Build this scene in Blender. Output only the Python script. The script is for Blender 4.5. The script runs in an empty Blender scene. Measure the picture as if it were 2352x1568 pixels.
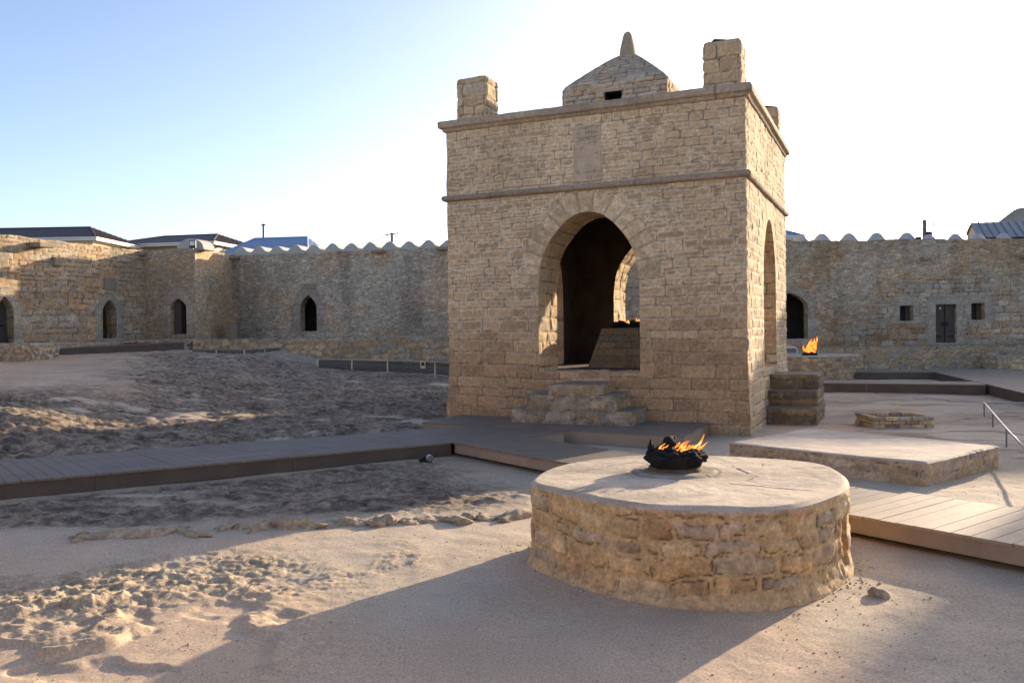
import bpy, math, random
import numpy as np
from mathutils import Vector, Matrix
SC = bpy.context.scene
COL = SC.collection
R_ = math.radians

# ------------------------------------------------------------------ camera
FOC, PIT, ROL, CZ = 1938.0, R_(0.69), R_(0.75), 1.7       # focal length for a 2352 px wide picture
cam_d = bpy.data.cameras.new('camera'); cam = bpy.data.objects.new('camera', cam_d); COL.objects.link(cam)
cam_d.sensor_width = 36; cam_d.lens = 36*FOC/2352; cam_d.clip_start = 0.05; cam_d.clip_end = 3000
cam.matrix_world = Matrix.Translation((0, 0, CZ)) @ Matrix.Rotation(R_(90)-PIT, 4, 'X') @ Matrix.Rotation(-ROL, 4, 'Z')
SC.camera = cam
# ------------------------------------------------------------------ sky, sun, exposure
SUN_AZ, SUN_EL = R_(42.4), R_(11.7)
w = bpy.data.worlds.new('World'); SC.world = w; w.use_nodes = True
nt = w.node_tree; nt.nodes.clear()
sky = nt.nodes.new('ShaderNodeTexSky'); sky.sky_type = 'NISHITA'; sky.sun_disc = False
sky.sun_elevation = SUN_EL; sky.sun_rotation = SUN_AZ; sky.altitude = 0
sky.air_density = 0.6; sky.dust_density = 1.6; sky.ozone_density = 1.6
bg = nt.nodes.new('ShaderNodeBackground'); bg.inputs['Strength'].default_value = 0.15
wo = nt.nodes.new('ShaderNodeOutputWorld')
tint = nt.nodes.new('ShaderNodeVectorMath'); tint.operation = 'MULTIPLY'; tint.inputs[1].default_value = (1.07, .965, .90)
nt.links.new(sky.outputs[0], tint.inputs[0]); nt.links.new(tint.outputs[0], bg.inputs['Color']); nt.links.new(bg.outputs[0], wo.inputs['Surface'])
sun_d = bpy.data.lights.new('sun', 'SUN'); sun_d.energy = 4.2; sun_d.angle = R_(0.55); sun_d.color = (1.0, 0.80, 0.56)
sun = bpy.data.objects.new('sun', sun_d); COL.objects.link(sun)
sdir = Vector((math.sin(SUN_AZ)*math.cos(SUN_EL), math.cos(SUN_AZ)*math.cos(SUN_EL), math.sin(SUN_EL)))
sun.rotation_euler = sdir.to_track_quat('Z', 'Y').to_euler(); sun.location = sdir*60
vs = SC.view_settings; vs.view_transform = 'Standard'; vs.look = 'None'; vs.gamma = 1; vs.exposure = 1.43
vs.use_curve_mapping = False

# ------------------------------------------------------------------ survey: photo measurements -> places
def ray(px, py):
    a = (px-1176)/FOC; b = (784-py)/FOC
    a0 = a*math.cos(ROL)+b*math.sin(ROL); b0 = -a*math.sin(ROL)+b*math.cos(ROL)
    return np.array([a0, math.cos(PIT)+b0*math.sin(PIT), -math.sin(PIT)+b0*math.cos(PIT)])
def Pz(px, py, z):
    r = ray(px, py); return np.array([0, 0, CZ])+(z-CZ)/r[2]*r
def Py(px, py, y):
    r = ray(px, py); return np.array([0, 0, CZ])+y/r[1]*r
def on_wall(px, py, p0, p1):
    p0 = np.array(p0, float); t = np.array(p1, float)-p0; L = np.hypot(*t); t /= L
    n = np.array([t[1], -t[0]]); r = ray(px, py)
    k = np.dot(p0, n)/np.dot(r[:2], n); p = np.array([0, 0, CZ])+k*r
    return float(np.dot(p[:2]-p0, t)), float(p[2])

# ------------------------------------------------------------------ noise
def _h(ix, iy, s):
    n = (ix.astype(np.int64)*374761393 + iy.astype(np.int64)*668265263 + int(s)*974634777) & 0xffffffff
    n = ((n ^ (n >> 13))*1274126177) & 0xffffffff
    n = ((n ^ (n >> 16))*2246822519) & 0xffffffff
    return ((n ^ (n >> 15)) & 0xffffff)/float(0xffffff)
def vn(x, y, s=0):
    x = np.asarray(x, float); y = np.asarray(y, float)
    ix = np.floor(x); iy = np.floor(y); fx = x-ix; fy = y-iy
    fx = fx*fx*fx*(fx*(fx*6-15)+10); fy = fy*fy*fy*(fy*(fy*6-15)+10)
    a = _h(ix, iy, s); b = _h(ix+1, iy, s); c = _h(ix, iy+1, s); d = _h(ix+1, iy+1, s)
    return (a*(1-fx)+b*fx)*(1-fy)+(c*(1-fx)+d*fx)*fy
def fbm(x, y, s=0, o=4, g=.5):
    t = 0; a = 1; n = 0
    for i in range(o):
        ca, sa = math.cos(i*1.1+.5), math.sin(i*1.1+.5)
        t = t+a*vn((x*ca-y*sa)*2**i+i*17.3, (x*sa+y*ca)*2**i-i*9.1, s+i); n += a; a *= g
    return t/n
def ridge(x, y, s=0, o=4, g=.55):
    t = 0; a = 1; n = 0
    for i in range(o):
        ca, sa = math.cos(i*.9+.3), math.sin(i*.9+.3)
        v = 1-np.abs(2*vn((x*ca-y*sa)*2**i+i*11.7, (x*sa+y*ca)*2**i+i*5.3, s+i)-1); t = t+a*v*v; n += a; a *= g
    return t/n
def sm(e0, e1, x):
    t = np.clip((x-e0)/(e1-e0), 0, 1); return t*t*(3-2*t)
def lerp(a, b, t): return a+(b-a)*t
def mixc(a, b, t): return a+(b-a)*t[..., None]

# ------------------------------------------------------------------ objects
ROOT = {}
def thing(name, label, cat, loc, group=None, kind=None):
    o = bpy.data.objects.new(name, None); o.empty_display_size = .2; COL.objects.link(o)
    o.location = loc; ROOT[o.name] = Vector(loc); o['label'] = label; o['category'] = cat
    if group: o['group'] = group
    return o
def tag(o, label, cat, group=None, kind=None):
    if label: o['label'] = label
    if cat: o['category'] = cat
    if group: o['group'] = group
    if kind: o['kind'] = kind
    return o
def mesh_obj(name, V, Fc, mat, parent=None, loc=None, col=None, smooth=True):
    """V in world coordinates; a part's mesh is stored relative to its thing's base"""
    V = np.asarray(V, float).reshape(-1, 3)
    if parent is not None:
        off = ROOT[parent.name]
    else:
        off = Vector(loc) if loc is not None else Vector((0, 0, 0))
    V = V-np.array(off)
    me = bpy.data.meshes.new(name)
    if isinstance(Fc, np.ndarray):
        k = Fc.shape[1]; nf = Fc.shape[0]
        me.vertices.add(len(V)); me.vertices.foreach_set('co', V.ravel())
        me.loops.add(nf*k); me.loops.foreach_set('vertex_index', Fc.astype(np.int32).ravel())
        me.polygons.add(nf); me.polygons.foreach_set('loop_start', np.arange(0, nf*k, k, dtype=np.int32))
        try: me.polygons.foreach_set('loop_total', np.full(nf, k, dtype=np.int32))
        except Exception: pass
        me.update(calc_edges=True)
    else:
        me.from_pydata([tuple(v) for v in V], [], [tuple(int(i) for i in f) for f in Fc]); me.update()
    me.polygons.foreach_set('use_smooth', np.full(len(me.polygons), smooth, dtype=bool))
    if col is not None:
        cin = np.asarray(col, np.float32).reshape(len(V), -1); c = np.ones((len(V), 4), np.float32); c[:, :cin.shape[1]] = cin
        at = me.color_attributes.new('Col', 'FLOAT_COLOR', 'POINT'); at.data.foreach_set('color', c.ravel())
    me.validate()
    me.materials.append(mat)
    o = bpy.data.objects.new(name, me); COL.objects.link(o)
    if parent is not None:
        o.parent = parent; ROOT[o.name] = off
    else:
        o.location = off; ROOT[o.name] = off
    return o
class MB:
    """collects boxes, tubes and polygons of one part"""
    def __init__(s): s.v = []; s.f = []
    def add(s, V, Fc):
        b = len(s.v); s.v += [tuple(map(float, v)) for v in V]; s.f += [tuple(i+b for i in f) for f in Fc]; return s
    def hexa(s, lo, hi):           # lo, hi: four corners each, counter-clockwise from above
        return s.add(list(lo)+list(hi), [(3, 2, 1, 0), (4, 5, 6, 7), (0, 1, 5, 4), (1, 2, 6, 5), (2, 3, 7, 6), (3, 0, 4, 7)])
    def box(s, c, h, t=(1, 0)):    # centre, half sizes, direction of the box's long axis in plan
        t = np.array(t, float); t /= np.hypot(*t); n = np.array([-t[1], t[0]]); c = np.array(c, float)
        q = [c[:2]+t*a*h[0]+n*b*h[1] for a, b in ((-1, -1), (1, -1), (1, 1), (-1, 1))]
        return s.hexa([(*p, c[2]-h[2]) for p in q], [(*p, c[2]+h[2]) for p in q])
    def bar(s, a, b, w_, h_):      # a beam from a to b, w_ wide and h_ high
        a = Vector(a); b = Vector(b); d = (b-a).normalized()
        up = Vector((0, 0, 1)) if abs(d.z) < .95 else Vector((0, 1, 0))
        x = d.cross(up).normalized()*w_/2; y = x.cross(d).normalized()*h_/2
        return s.hexa([a-x-y, a+x-y, b+x-y, b-x-y], [a-x+y, a+x+y, b+x+y, b-x+y])
    def tube(s, pts, r, n=10):
        pts = [Vector(p) for p in pts]; rs = r if isinstance(r, (list, tuple)) else [r]*len(pts)
        V = []; F_ = []
        for i, p in enumerate(pts):
            d = (pts[min(i+1, len(pts)-1)]-pts[max(i-1, 0)]).normalized()
            up = Vector((0, 0, 1)) if abs(d.z) < .95 else Vector((0, 1, 0))
            x = d.cross(up).normalized(); y = x.cross(d).normalized()
            V += [p+(x*math.cos(2*math.pi*k/n)+y*math.sin(2*math.pi*k/n))*rs[i] for k in range(n)]
        for i in range(len(pts)-1):
            for k in range(n):
                a = i*n+k; b = i*n+(k+1) % n; F_.append((a, b, b+n, a+n))
        F_.append(tuple(range(n))[::-1]); F_.append(tuple((len(pts)-1)*n+k for k in range(n)))
        return s.add(V, F_)
    def build(s, name, mat, parent=None, loc=None, smooth=False):
        return mesh_obj(name, s.v, s.f, mat, parent, loc, smooth=smooth)
def bevel(o, wd=.01, seg=2):
    m = o.modifiers.new('bevel', 'BEVEL'); m.width = wd; m.segments = seg; m.limit_method = 'ANGLE'; return o
def rock_mesh(c, r, seed, sub=3, rough=.35, flat=.7):
    import bmesh
    bm = bmesh.new(); bmesh.ops.create_icosphere(bm, subdivisions=sub, radius=1)
    V = np.array([v.co[:] for v in bm.verts]); Fc = [tuple(v.index for v in f.verts) for f in bm.faces]; bm.free()
    d = 1+rough*(fbm(V[:, 0]*1.1+seed*3.7+V[:, 2], V[:, 1]*1.1-V[:, 2]*.7+seed, seed, 3)-.5)*2
    d += rough*.5*(fbm(V[:, 0]*3+seed, V[:, 1]*3+V[:, 2]*2.3, seed+5, 3)-.5)
    V = V*d[:, None]*np.array(r); V[:, 2] *= flat
    a = seed*1.7; ca, sa = math.cos(a), math.sin(a)
    V[:, :2] = np.stack([V[:, 0]*ca-V[:, 1]*sa, V[:, 0]*sa+V[:, 1]*ca], 1)
    return V+np.array(c), Fc

# ------------------------------------------------------------------ materials
def mat(name, color, rough=.8, metal=0, var=.15, scale=6, bump=.0, bscale=40, attr=False, stretch=(1, 1, 1), fine=0, speck=0, sscale=24, mask=False):
    m = bpy.data.materials.new(name); m.use_nodes = True; n = m.node_tree.nodes; l = m.node_tree.links
    b = n['Principled BSDF']; b.inputs['Roughness'].default_value = rough; b.inputs['Metallic'].default_value = metal
    if 'Specular IOR Level' in b.inputs: b.inputs['Specular IOR Level'].default_value = .25
    tc = n.new('ShaderNodeTexCoord'); mp = n.new('ShaderNodeMapping'); mp.inputs['Scale'].default_value = stretch
    l.new(tc.outputs['Object'], mp.inputs['Vector'])
    nz = n.new('ShaderNodeTexNoise'); nz.inputs['Scale'].default_value = scale; nz.inputs['Detail'].default_value = 6; nz.inputs['Roughness'].default_value = .65
    l.new(mp.outputs[0], nz.inputs['Vector'])
    mr = n.new('ShaderNodeMapRange'); mr.inputs['From Min'].default_value = .28; mr.inputs['From Max'].default_value = .72
    mr.inputs['To Min'].default_value = 1-var; mr.inputs['To Max'].default_value = 1+var
    l.new(nz.outputs['Fac'], mr.inputs['Value'])
    mx = n.new('ShaderNodeVectorMath'); mx.operation = 'SCALE'
    if attr:
        at = n.new('ShaderNodeAttribute'); at.attribute_name = 'Col'; l.new(at.outputs['Color'], mx.inputs[0])
    else:
        mx.inputs[0].default_value = color[:3]
    last = mr.outputs[0]
    if fine:
        n3 = n.new('ShaderNodeTexNoise'); n3.inputs['Scale'].default_value = bscale*1.7; n3.inputs['Detail'].default_value = 3
        l.new(tc.outputs['Object'], n3.inputs['Vector'])
        r3 = n.new('ShaderNodeMapRange'); r3.inputs['From Min'].default_value = .3; r3.inputs['From Max'].default_value = .7
        r3.inputs['To Min'].default_value = 1-fine; r3.inputs['To Max'].default_value = 1+fine; l.new(n3.outputs['Fac'], r3.inputs['Value'])
        mm = n.new('ShaderNodeMath'); mm.operation = 'MULTIPLY'; l.new(last, mm.inputs[0]); l.new(r3.outputs[0], mm.inputs[1]); last = mm.outputs[0]
    if speck:
        n4 = n.new('ShaderNodeTexNoise'); n4.inputs['Scale'].default_value = sscale; n4.inputs['Detail'].default_value = 5; n4.inputs['Roughness'].default_value = .7
        l.new(mp.outputs[0], n4.inputs['Vector'])
        r4 = n.new('ShaderNodeMapRange'); r4.inputs['From Min'].default_value = .44; r4.inputs['From Max'].default_value = .57
        r4.inputs['To Min'].default_value = 1-speck; r4.inputs['To Max'].default_value = 1+speck; l.new(n4.outputs['Fac'], r4.inputs['Value'])
        src = r4.outputs[0]
        if mask:
            mk = n.new('ShaderNodeMix'); mk.data_type = 'FLOAT'; mk.inputs[2].default_value = 1.0; l.new(at.outputs['Alpha'], mk.inputs[0]); l.new(src, mk.inputs[3]); src = mk.outputs[0]
        m4 = n.new('ShaderNodeMath'); m4.operation = 'MULTIPLY'; l.new(last, m4.inputs[0]); l.new(src, m4.inputs[1]); last = m4.outputs[0]
    l.new(last, mx.inputs['Scale']); l.new(mx.outputs[0], b.inputs['Base Color'])
    if bump:
        n2 = n.new('ShaderNodeTexNoise'); n2.inputs['Scale'].default_value = bscale; n2.inputs['Detail'].default_value = 8; n2.inputs['Roughness'].default_value = .7
        l.new(mp.outputs[0], n2.inputs['Vector'])
        bp = n.new('ShaderNodeBump'); bp.inputs['Strength'].default_value = bump
        if mask:
            ms_ = n.new('ShaderNodeMapRange'); ms_.inputs['To Min'].default_value = bump*.45; ms_.inputs['To Max'].default_value = 1.0; l.new(at.outputs['Alpha'], ms_.inputs['Value']); l.new(ms_.outputs[0], bp.inputs['Strength'])
        bp.inputs['Distance'].default_value = .02
        l.new(n2.outputs['Fac'], bp.inputs['Height']); l.new(bp.outputs[0], b.inputs['Normal'])
    return m
M = {}
M['stone'] = mat('masonry', (0, 0, 0), .93, var=.14, scale=9, bump=.7, bscale=30, attr=True, fine=.14, speck=.11, sscale=19)
M['farstone'] = mat('far_masonry', (0, 0, 0), .95, var=.14, scale=4, bump=.6, bscale=20, attr=True, fine=.15, speck=.18, sscale=16)
M['ground'] = mat('sand_and_rock', (0, 0, 0), .97, var=.10, scale=1.3, bump=.55, bscale=40, attr=True, fine=.24, speck=.26, sscale=11, mask=True)
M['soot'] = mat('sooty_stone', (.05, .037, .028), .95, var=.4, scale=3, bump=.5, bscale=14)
M['dark'] = mat('dark_cell', (.035, .032, .03), .95, var=.3, scale=3)  # near-black colour stands in for shade inside rooms and openings; also soil
M['plaster'] = mat('lime_plaster', (.43, .405, .37), .9, var=.14, scale=2.5, bump=.25, bscale=20)
M['cap'] = mat('cap_plaster', (0, 0, 0), .92, var=.13, scale=5, bump=.35, bscale=35, attr=True, fine=.10)
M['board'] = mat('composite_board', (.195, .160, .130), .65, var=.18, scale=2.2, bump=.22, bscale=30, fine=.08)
M['board_tan'] = mat('sunlit_board', (.33, .262, .188), .6, var=.15, scale=2.2, bump=.2, bscale=30, fine=.08)  # lighter copy of the board colour, sunlight put in for the sunlit end
M['fascia_dark'] = mat('shaded_fascia', (.095, .075, .06), .6, var=.2, scale=2.5, bump=.15, bscale=25)  # shade put into the colour: darker fascia for sides facing away from light
M['fascia'] = mat('composite_fascia', (.30, .225, .16), .6, var=.14, scale=2.5, bump=.15, bscale=25)  # bounced sunlight put into the colour: lighter, warmer fascia
M['iron'] = mat('black_iron', (.018, .016, .015), .75, var=.4, scale=20, bump=.4, bscale=50)
M['panel'] = mat('smooth_wall_slab', (.27, .225, .17), .95, var=.2, scale=6, bump=.3, bscale=20)
M['coal'] = mat('charred_rock', (.014, .013, .0125), .9, var=.5, scale=18, bump=.9, bscale=40)
M['rust'] = mat('scorched_stone', (.11, .085, .065), .9, var=.35, scale=12, bump=.5, bscale=40)
M['steel'] = mat('brushed_steel', (.45, .45, .44), .4, metal=.8, var=.1)
M['white'] = mat('white_paint', (.72, .73, .72), .5, var=.06)
M['wood'] = mat('old_door_wood', (.085, .07, .058), .8, var=.35, scale=5, bump=.5, bscale=18, stretch=(6, 6, .6))
M['roof'] = mat('dark_tile_roof', (.075, .055, .055), .65, var=.2, scale=3)
M['roof2'] = mat('blue_sheet_roof', (.25, .33, .47), .5, metal=.2, var=.07, scale=1)
M['roof3'] = mat('slate_blue_roof', (.17, .215, .25), .6, metal=.1, var=.12, scale=2)
M['cream'] = mat('cream_render', (.62, .52, .36), .9, var=.08)
M['gutter'] = mat('white_gutter', (.72, .69, .62), .5, var=.05)
M['tan'] = mat('tan_roof', (.30, .26, .20), .9, var=.2, scale=1.5)
M['pole'] = mat('pole_concrete', (.16, .15, .145), .9, var=.15)
M['black'] = mat('black_plastic', (.02, .02, .022), .5, var=.1)
M['red'] = mat('red_panel', (.22, .03, .025), .7, var=.15)
M['moss'] = mat('dark_step_stone', (0, 0, 0), .95, var=.25, scale=7, bump=.6, bscale=26, attr=True, fine=.2)
def glass_mat():
    m = bpy.data.materials.new('tinted_glass'); m.use_nodes = True; n = m.node_tree.nodes; l = m.node_tree.links
    b = n['Principled BSDF']; b.inputs['Base Color'].default_value = (.05, .055, .055, 1); b.inputs['Roughness'].default_value = .25
    b.inputs['Alpha'].default_value = .5
    return m
M['glass'] = glass_mat()
def flame_mat():
    m = bpy.data.materials.new('flame'); m.use_nodes = True; n = m.node_tree.nodes; l = m.node_tree.links; n.clear()
    out = n.new('ShaderNodeOutputMaterial'); em = n.new('ShaderNodeEmission'); tr = n.new('ShaderNodeBsdfTransparent'); ms = n.new('ShaderNodeMixShader')
    lw = n.new('ShaderNodeLayerWeight'); lw.inputs['Blend'].default_value = .35
    tc = n.new('ShaderNodeTexCoord'); nz = n.new('ShaderNodeTexNoise'); nz.inputs['Scale'].default_value = 14; nz.inputs['Detail'].default_value = 4
    l.new(tc.outputs['Object'], nz.inputs['Vector'])
    cr = n.new('ShaderNodeValToRGB'); e = cr.color_ramp.elements
    e[0].position = .34; e[0].color = (.95, .10, .012, 1); e[1].position = .68; e[1].color = (1, .58, .17, 1)
    k = cr.color_ramp.elements.new(.5); k.color = (1, .27, .035, 1)
    l.new(nz.outputs['Fac'], cr.inputs['Fac']); l.new(cr.outputs['Color'], em.inputs['Color']); em.inputs['Strength'].default_value = .75
    mr = n.new('ShaderNodeMapRange'); mr.inputs['From Min'].default_value = .10; mr.inputs['From Max'].default_value = .80
    mr.inputs['To Min'].default_value = .22; mr.inputs['To Max'].default_value = .98
    l.new(lw.outputs['Facing'], mr.inputs['Value']); l.new(mr.outputs[0], ms.inputs['Fac'])
    l.new(em.outputs[0], ms.inputs[1]); l.new(tr.outputs[0], ms.inputs[2]); l.new(ms.outputs[0], out.inputs['Surface'])
    return m
M['flame'] = flame_mat()

# ------------------------------------------------------------------ masonry fields: (u, z) -> relief and colour
PALE = np.array([.64, .515, .345]); BROWN = np.array([.43, .302, .178]); TAN = np.array([.53, .39, .225])
GREY = np.array([.39, .338, .262]); DARKJ = np.array([.13, .10, .075]); ORANGE = np.array([.42, .24, .115])
def ashlar(hs, lens, seed, jw=.011, rel=.016, pale=.75, stones=(BROWN, TAN, GREY), low=None, mortar=PALE, big=0, rough=1.0, dark=1.0, warpk=1.0, paleW=.055):
    rnd = np.random.RandomState(seed); zs = [-.6]
    while zs[-1] < 9:
        f = np.clip(zs[-1]/5.0, 0, 1); zs.append(zs[-1]+lerp(hs[0], hs[1], f)*rnd.uniform(.72, 1.22))
    zs = np.array(zs); rows = []
    for i in range(len(zs)):
        f = np.clip(zs[i]/5.0, 0, 1); s = lerp(lens[0], lens[1], f); e = [-2-rnd.rand()]
        while e[-1] < 60: e.append(e[-1]+s*rnd.uniform(.5, 1.45))
        rows.append(np.array(e))
    def fld(U, Z):
        wz = (fbm(U*.8, Z*.8, seed+1, 2)-.5)*.07*warpk+(fbm(U*6, Z*6, seed+2, 2)-.5)*.022*warpk
        wu = (fbm(U*5+9, Z*5, seed+3, 2)-.5)*.03*warpk
        u = U+wu; z = Z+wz; r = np.clip(np.searchsorted(zs, z)-1, 0, len(zs)-2)
        dz = np.minimum(z-zs[r], zs[r+1]-z); du = np.zeros_like(z); bid = np.zeros(z.shape, int)
        for k in np.unique(r):
            s = r == k; e = rows[k]; j = np.clip(np.searchsorted(e, u[s])-1, 0, len(e)-2)
            du[s] = np.minimum(u[s]-e[j], e[j+1]-u[s]); bid[s] = k*1000+j
        d = np.minimum(dz, du*1.0)
        d = np.where((dz < .03) & (du < .03), np.maximum(.03-np.hypot(.03-dz, .03-du), 0), d)
        r1 = _h(bid, bid*0+1, seed); r2 = _h(bid, bid*0+2, seed); r3 = _h(bid, bid*0+3, seed)
        n1 = fbm(U*9, Z*9, seed+7, 4); n2 = fbm(U*28, Z*28, seed+9, 3); n0 = fbm(U*.7, Z*.7, seed+11, 3)
        jo = 1-sm(jw*.35, jw*1.5, d+(n2-.5)*.008)
        edge = sm(0, .045, d)
        disp = -rel*jo*(.4+.9*n1)+rel*.8*(r1-.5)+rel*.75*edge*rough*(n1-.42)*1.5+.005*rough*(n2-.5)-rel*.35*(1-edge)
        pit = sm(.63, .75, n2)*sm(.45, .6, n1); disp -= .006*pit*rough
        c = np.empty(U.shape+(3,)); k1, k2, k3 = stones
        c[...] = mixc(mixc(k1, k2, sm(.25, .75, r2)), k3, sm(.6, .95, r3)*.8)
        c *= (.8+.42*r1)[..., None]*(.82+.36*n1)[..., None]
        pm = (1-sm(paleW*.3, paleW, d+(n1-.5)*.055+(n2-.5)*.05))*pale*(.45+.8*n0)
        if low is not None: pm = pm*sm(low[0], low[1], Z+(n0-.5)*1.2)*1.0+pm*.28
        c = mixc(c, mortar*(.85+.3*n2)[..., None], np.clip(pm+sm(.6, .78, n2)*.35*pale, 0, 1))
        c = mixc(c, DARKJ*dark, np.clip(jo*(.35+.9*sm(.35, .6, n1)), 0, 1)*.85)
        c *= (.86+.28*n0)[..., None]
        return disp, c
    return fld
def rubble(a, b, seed, rel=.03, p=3.0, jw=.16, stones=(BROWN, TAN, GREY), mortar=PALE, mdark=.6, mort_level=.55, extra=None, jit=.8):
    def fld(U, Z):
        wu = (fbm(U/a*1.1, Z/b*.6, seed+1, 2)-.5)*.5*a; wz = (fbm(U/a*.9+7, Z/b*.5, seed+2, 2)-.5)*.7*b
        u = (U+wu)/a; z = (Z+wz)/b; iz = np.floor(z)
        f1 = np.full(u.shape, 9.); f2 = np.full(u.shape, 9.); bi = np.zeros(u.shape, int)
        for dz in (-1, 0, 1):
            jz = iz+dz; sh = _h(jz, jz*0+4, seed)
            iu = np.floor(u-sh)
            for du in (-1, 0, 1):
                ju = iu+du
                cx = ju+sh+.5+(_h(ju, jz, seed+5)-.5)*jit; cz = jz+.5+(_h(ju, jz, seed+6)-.5)*jit*.8
                dd = (np.abs((u-cx)*1.0)**p+np.abs((z-cz)*1.05)**p)**(1/p)
                nb = (ju.astype(int)*7919+jz.astype(int)*104729)
                better = dd < f1; f2 = np.where(better, f1, np.minimum(f2, dd)); bi = np.where(better, nb, bi); f1 = np.where(better, dd, f1)
        n1 = fbm(U/b*1.6, Z/b*1.6, seed+7, 4); n2 = fbm(U/b*6, Z/b*6, seed+9, 3); n0 = fbm(U*.6, Z*.6, seed+11, 3)
        e = f2-f1+(n1-.5)*.16+(n2-.5)*.07
        r1 = _h(bi, bi*0+1, seed); r2 = _h(bi, bi*0+2, seed); r3 = _h(bi, bi*0+3, seed)
        st = sm(jw*.5, jw*1.6, e)
        disp = rel*(st*(.45+.8*r1)-mort_level+.9*(n1-.5)*st+.35*(n2-.5))
        k1, k2, k3 = stones
        c = mixc(mixc(k1, k2, sm(.25, .75, r2)), k3, sm(.62, .9, r3)*.85)
        c = c*(.78+.44*r1)[..., None]*(.78+.44*n1)[..., None]
        if extra is not None: c = mixc(c, extra*(.8+.4*n1)[..., None], (r3*7 % 1 > .86)*.8)
        c = mixc(mortar*(.8+.4*n2)[..., None]*mdark, c, st)
        crack = (1-sm(0, jw*.5, np.abs(e-jw*.7)))*sm(.48, .62, n1)
        c = mixc(c, DARKJ, crack*.7); disp -= rel*.25*crack
        c *= (.84+.32*n0)[..., None]
        return disp, c
    return fld

def fieldstone(h, l, seed, rel=.016, inset=(.004, .024), stones=(BROWN, TAN, GREY), mortar=TAN, extra=None, miss=.06, warp=1.0):
    """roughly squared stones of uneven size laid in thick smooth mortar"""
    rnd = np.random.RandomState(seed); zs = [-.8]
    while zs[-1] < 4: zs.append(zs[-1]+h*rnd.uniform(.72, 1.3))
    zs = np.array(zs); rows = []
    for i in range(len(zs)):
        e = [-4-rnd.rand()]
        while e[-1] < 40: e.append(e[-1]+l*rnd.choice((.5, .8, 1.0, 1.25, 1.5))*rnd.uniform(.85, 1.15))
        rows.append(np.array(e))
    def fld(U, Z):
        wz = ((fbm(U*1.3, Z*1.0, seed+1, 2)-.5)*.9*h+(fbm(U/h*.9, Z/h*.9, seed+2, 3)-.5)*.42*h)*warp
        wu = ((fbm(U/h*.8+9, Z/h*.8, seed+3, 3)-.5)*.5*h)*warp
        u = U+wu; z = Z+wz; r = np.clip(np.searchsorted(zs, z)-1, 0, len(zs)-2)
        a = z-zs[r]; b_ = zs[r+1]-z; du0 = np.zeros_like(z); du1 = np.zeros_like(z); bid = np.zeros(z.shape, int)
        for k in np.unique(r):
            q = r == k; e = rows[k]; j = np.clip(np.searchsorted(e, u[q])-1, 0, len(e)-2)
            du0[q] = u[q]-e[j]; du1[q] = e[j+1]-u[q]; bid[q] = k*1000+j
        r1 = _h(bid, bid*0+1, seed); r2 = _h(bid, bid*0+2, seed); r3 = _h(bid, bid*0+3, seed); r4 = _h(bid, bid*0+4, seed)
        dz = np.minimum(a, b_); du = np.minimum(du0, du1); R0 = h*(.16+.22*r4)
        d = np.where((dz < R0) & (du < R0), R0-np.hypot(R0-dz, R0-du), np.minimum(dz, du))
        n1 = fbm(U/h*1.5, Z/h*1.5, seed+7, 4); n2 = fbm(U/h*6, Z/h*6, seed+9, 4); n3 = fbm(U/h*.6+5, Z/h*.6, seed+10, 3); n0 = fbm(U*.8, Z*.8, seed+11, 3)
        ins = lerp(inset[0], inset[1], np.clip(r1*.5+n3*1.0-.25, 0, 1)); e = d-ins+(n1-.5)*.022+(n2-.5)*.016
        st = sm(-.003, .006, e)*(r3 > miss)
        face = (r2-.5)*.5+(n1-.5)*1.3+.35*(n2-.5)
        disp = st*rel*(.55+.55*face)+(1-st)*rel*(.35*(n1-.5)+.12*(n2-.5))-rel*.3+.35*rel*(sm(0, .03, e)-1)*st
        ck = np.exp(-((e-.002)/.0042)**2)*sm(.47, .60, fbm(U/h*1.1+3, Z/h*1.1+7, seed+12, 3)+.10*((a < b_)-.5))*(r3 > miss)
        disp -= rel*.9*ck
        k1, k2, k3 = stones; c = mixc(mixc(k1, k2, sm(.25, .75, r4)), k3, sm(.62, .9, r3)*.85)
        if extra is not None: c = mixc(c, extra*np.ones(c.shape), ((r1*13.7) % 1 > .84)*.85)
        c = c*(.76+.46*r2)[..., None]*(.66+.68*n1)[..., None]*(.82+.36*n2)[..., None]
        stn = .7*sm(.58, .74, fbm(U/h*.9+11, Z/h*1.3, seed+13, 4)); c = mixc(c, GREY*.55*np.ones(c.shape), stn*.55)
        m = mortar*np.ones(c.shape)*(.86+.28*n1)[..., None]*(.93+.14*n2)[..., None]
        c = mixc(m, c, st*.92); c = mixc(c, DARKJ*.7, ck*.85); c = c*(.88+.24*n0)[..., None]
        return disp, c
    return fld

# ------------------------------------------------------------------ masonry bodies
def seg_d(px, pz, poly):
    """signed distance (negative inside) and nearest point for a closed polygon"""
    best = np.full(px.shape, 1e9); bx = np.zeros_like(px); bz = np.zeros_like(px); ins = np.zeros(px.shape, bool)
    n = len(poly)
    for i in range(n):
        x0, z0 = poly[i]; x1, z1 = poly[(i+1) % n]; dx, dz = x1-x0, z1-z0
        t = np.clip(((px-x0)*dx+(pz-z0)*dz)/max(dx*dx+dz*dz, 1e-12), 0, 1)
        qx = x0+t*dx; qz = z0+t*dz; d = (px-qx)**2+(pz-qz)**2
        m_ = d < best; best = np.where(m_, d, best); bx = np.where(m_, qx, bx); bz = np.where(m_, qz, bz)
        if z0 != z1:
            c = ((z0 > pz) != (z1 > pz)) & (px < (x1-x0)*(pz-z0)/(z1-z0)+x0); ins ^= c
    d = np.sqrt(best); return np.where(ins, -d, d), bx, bz
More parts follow.
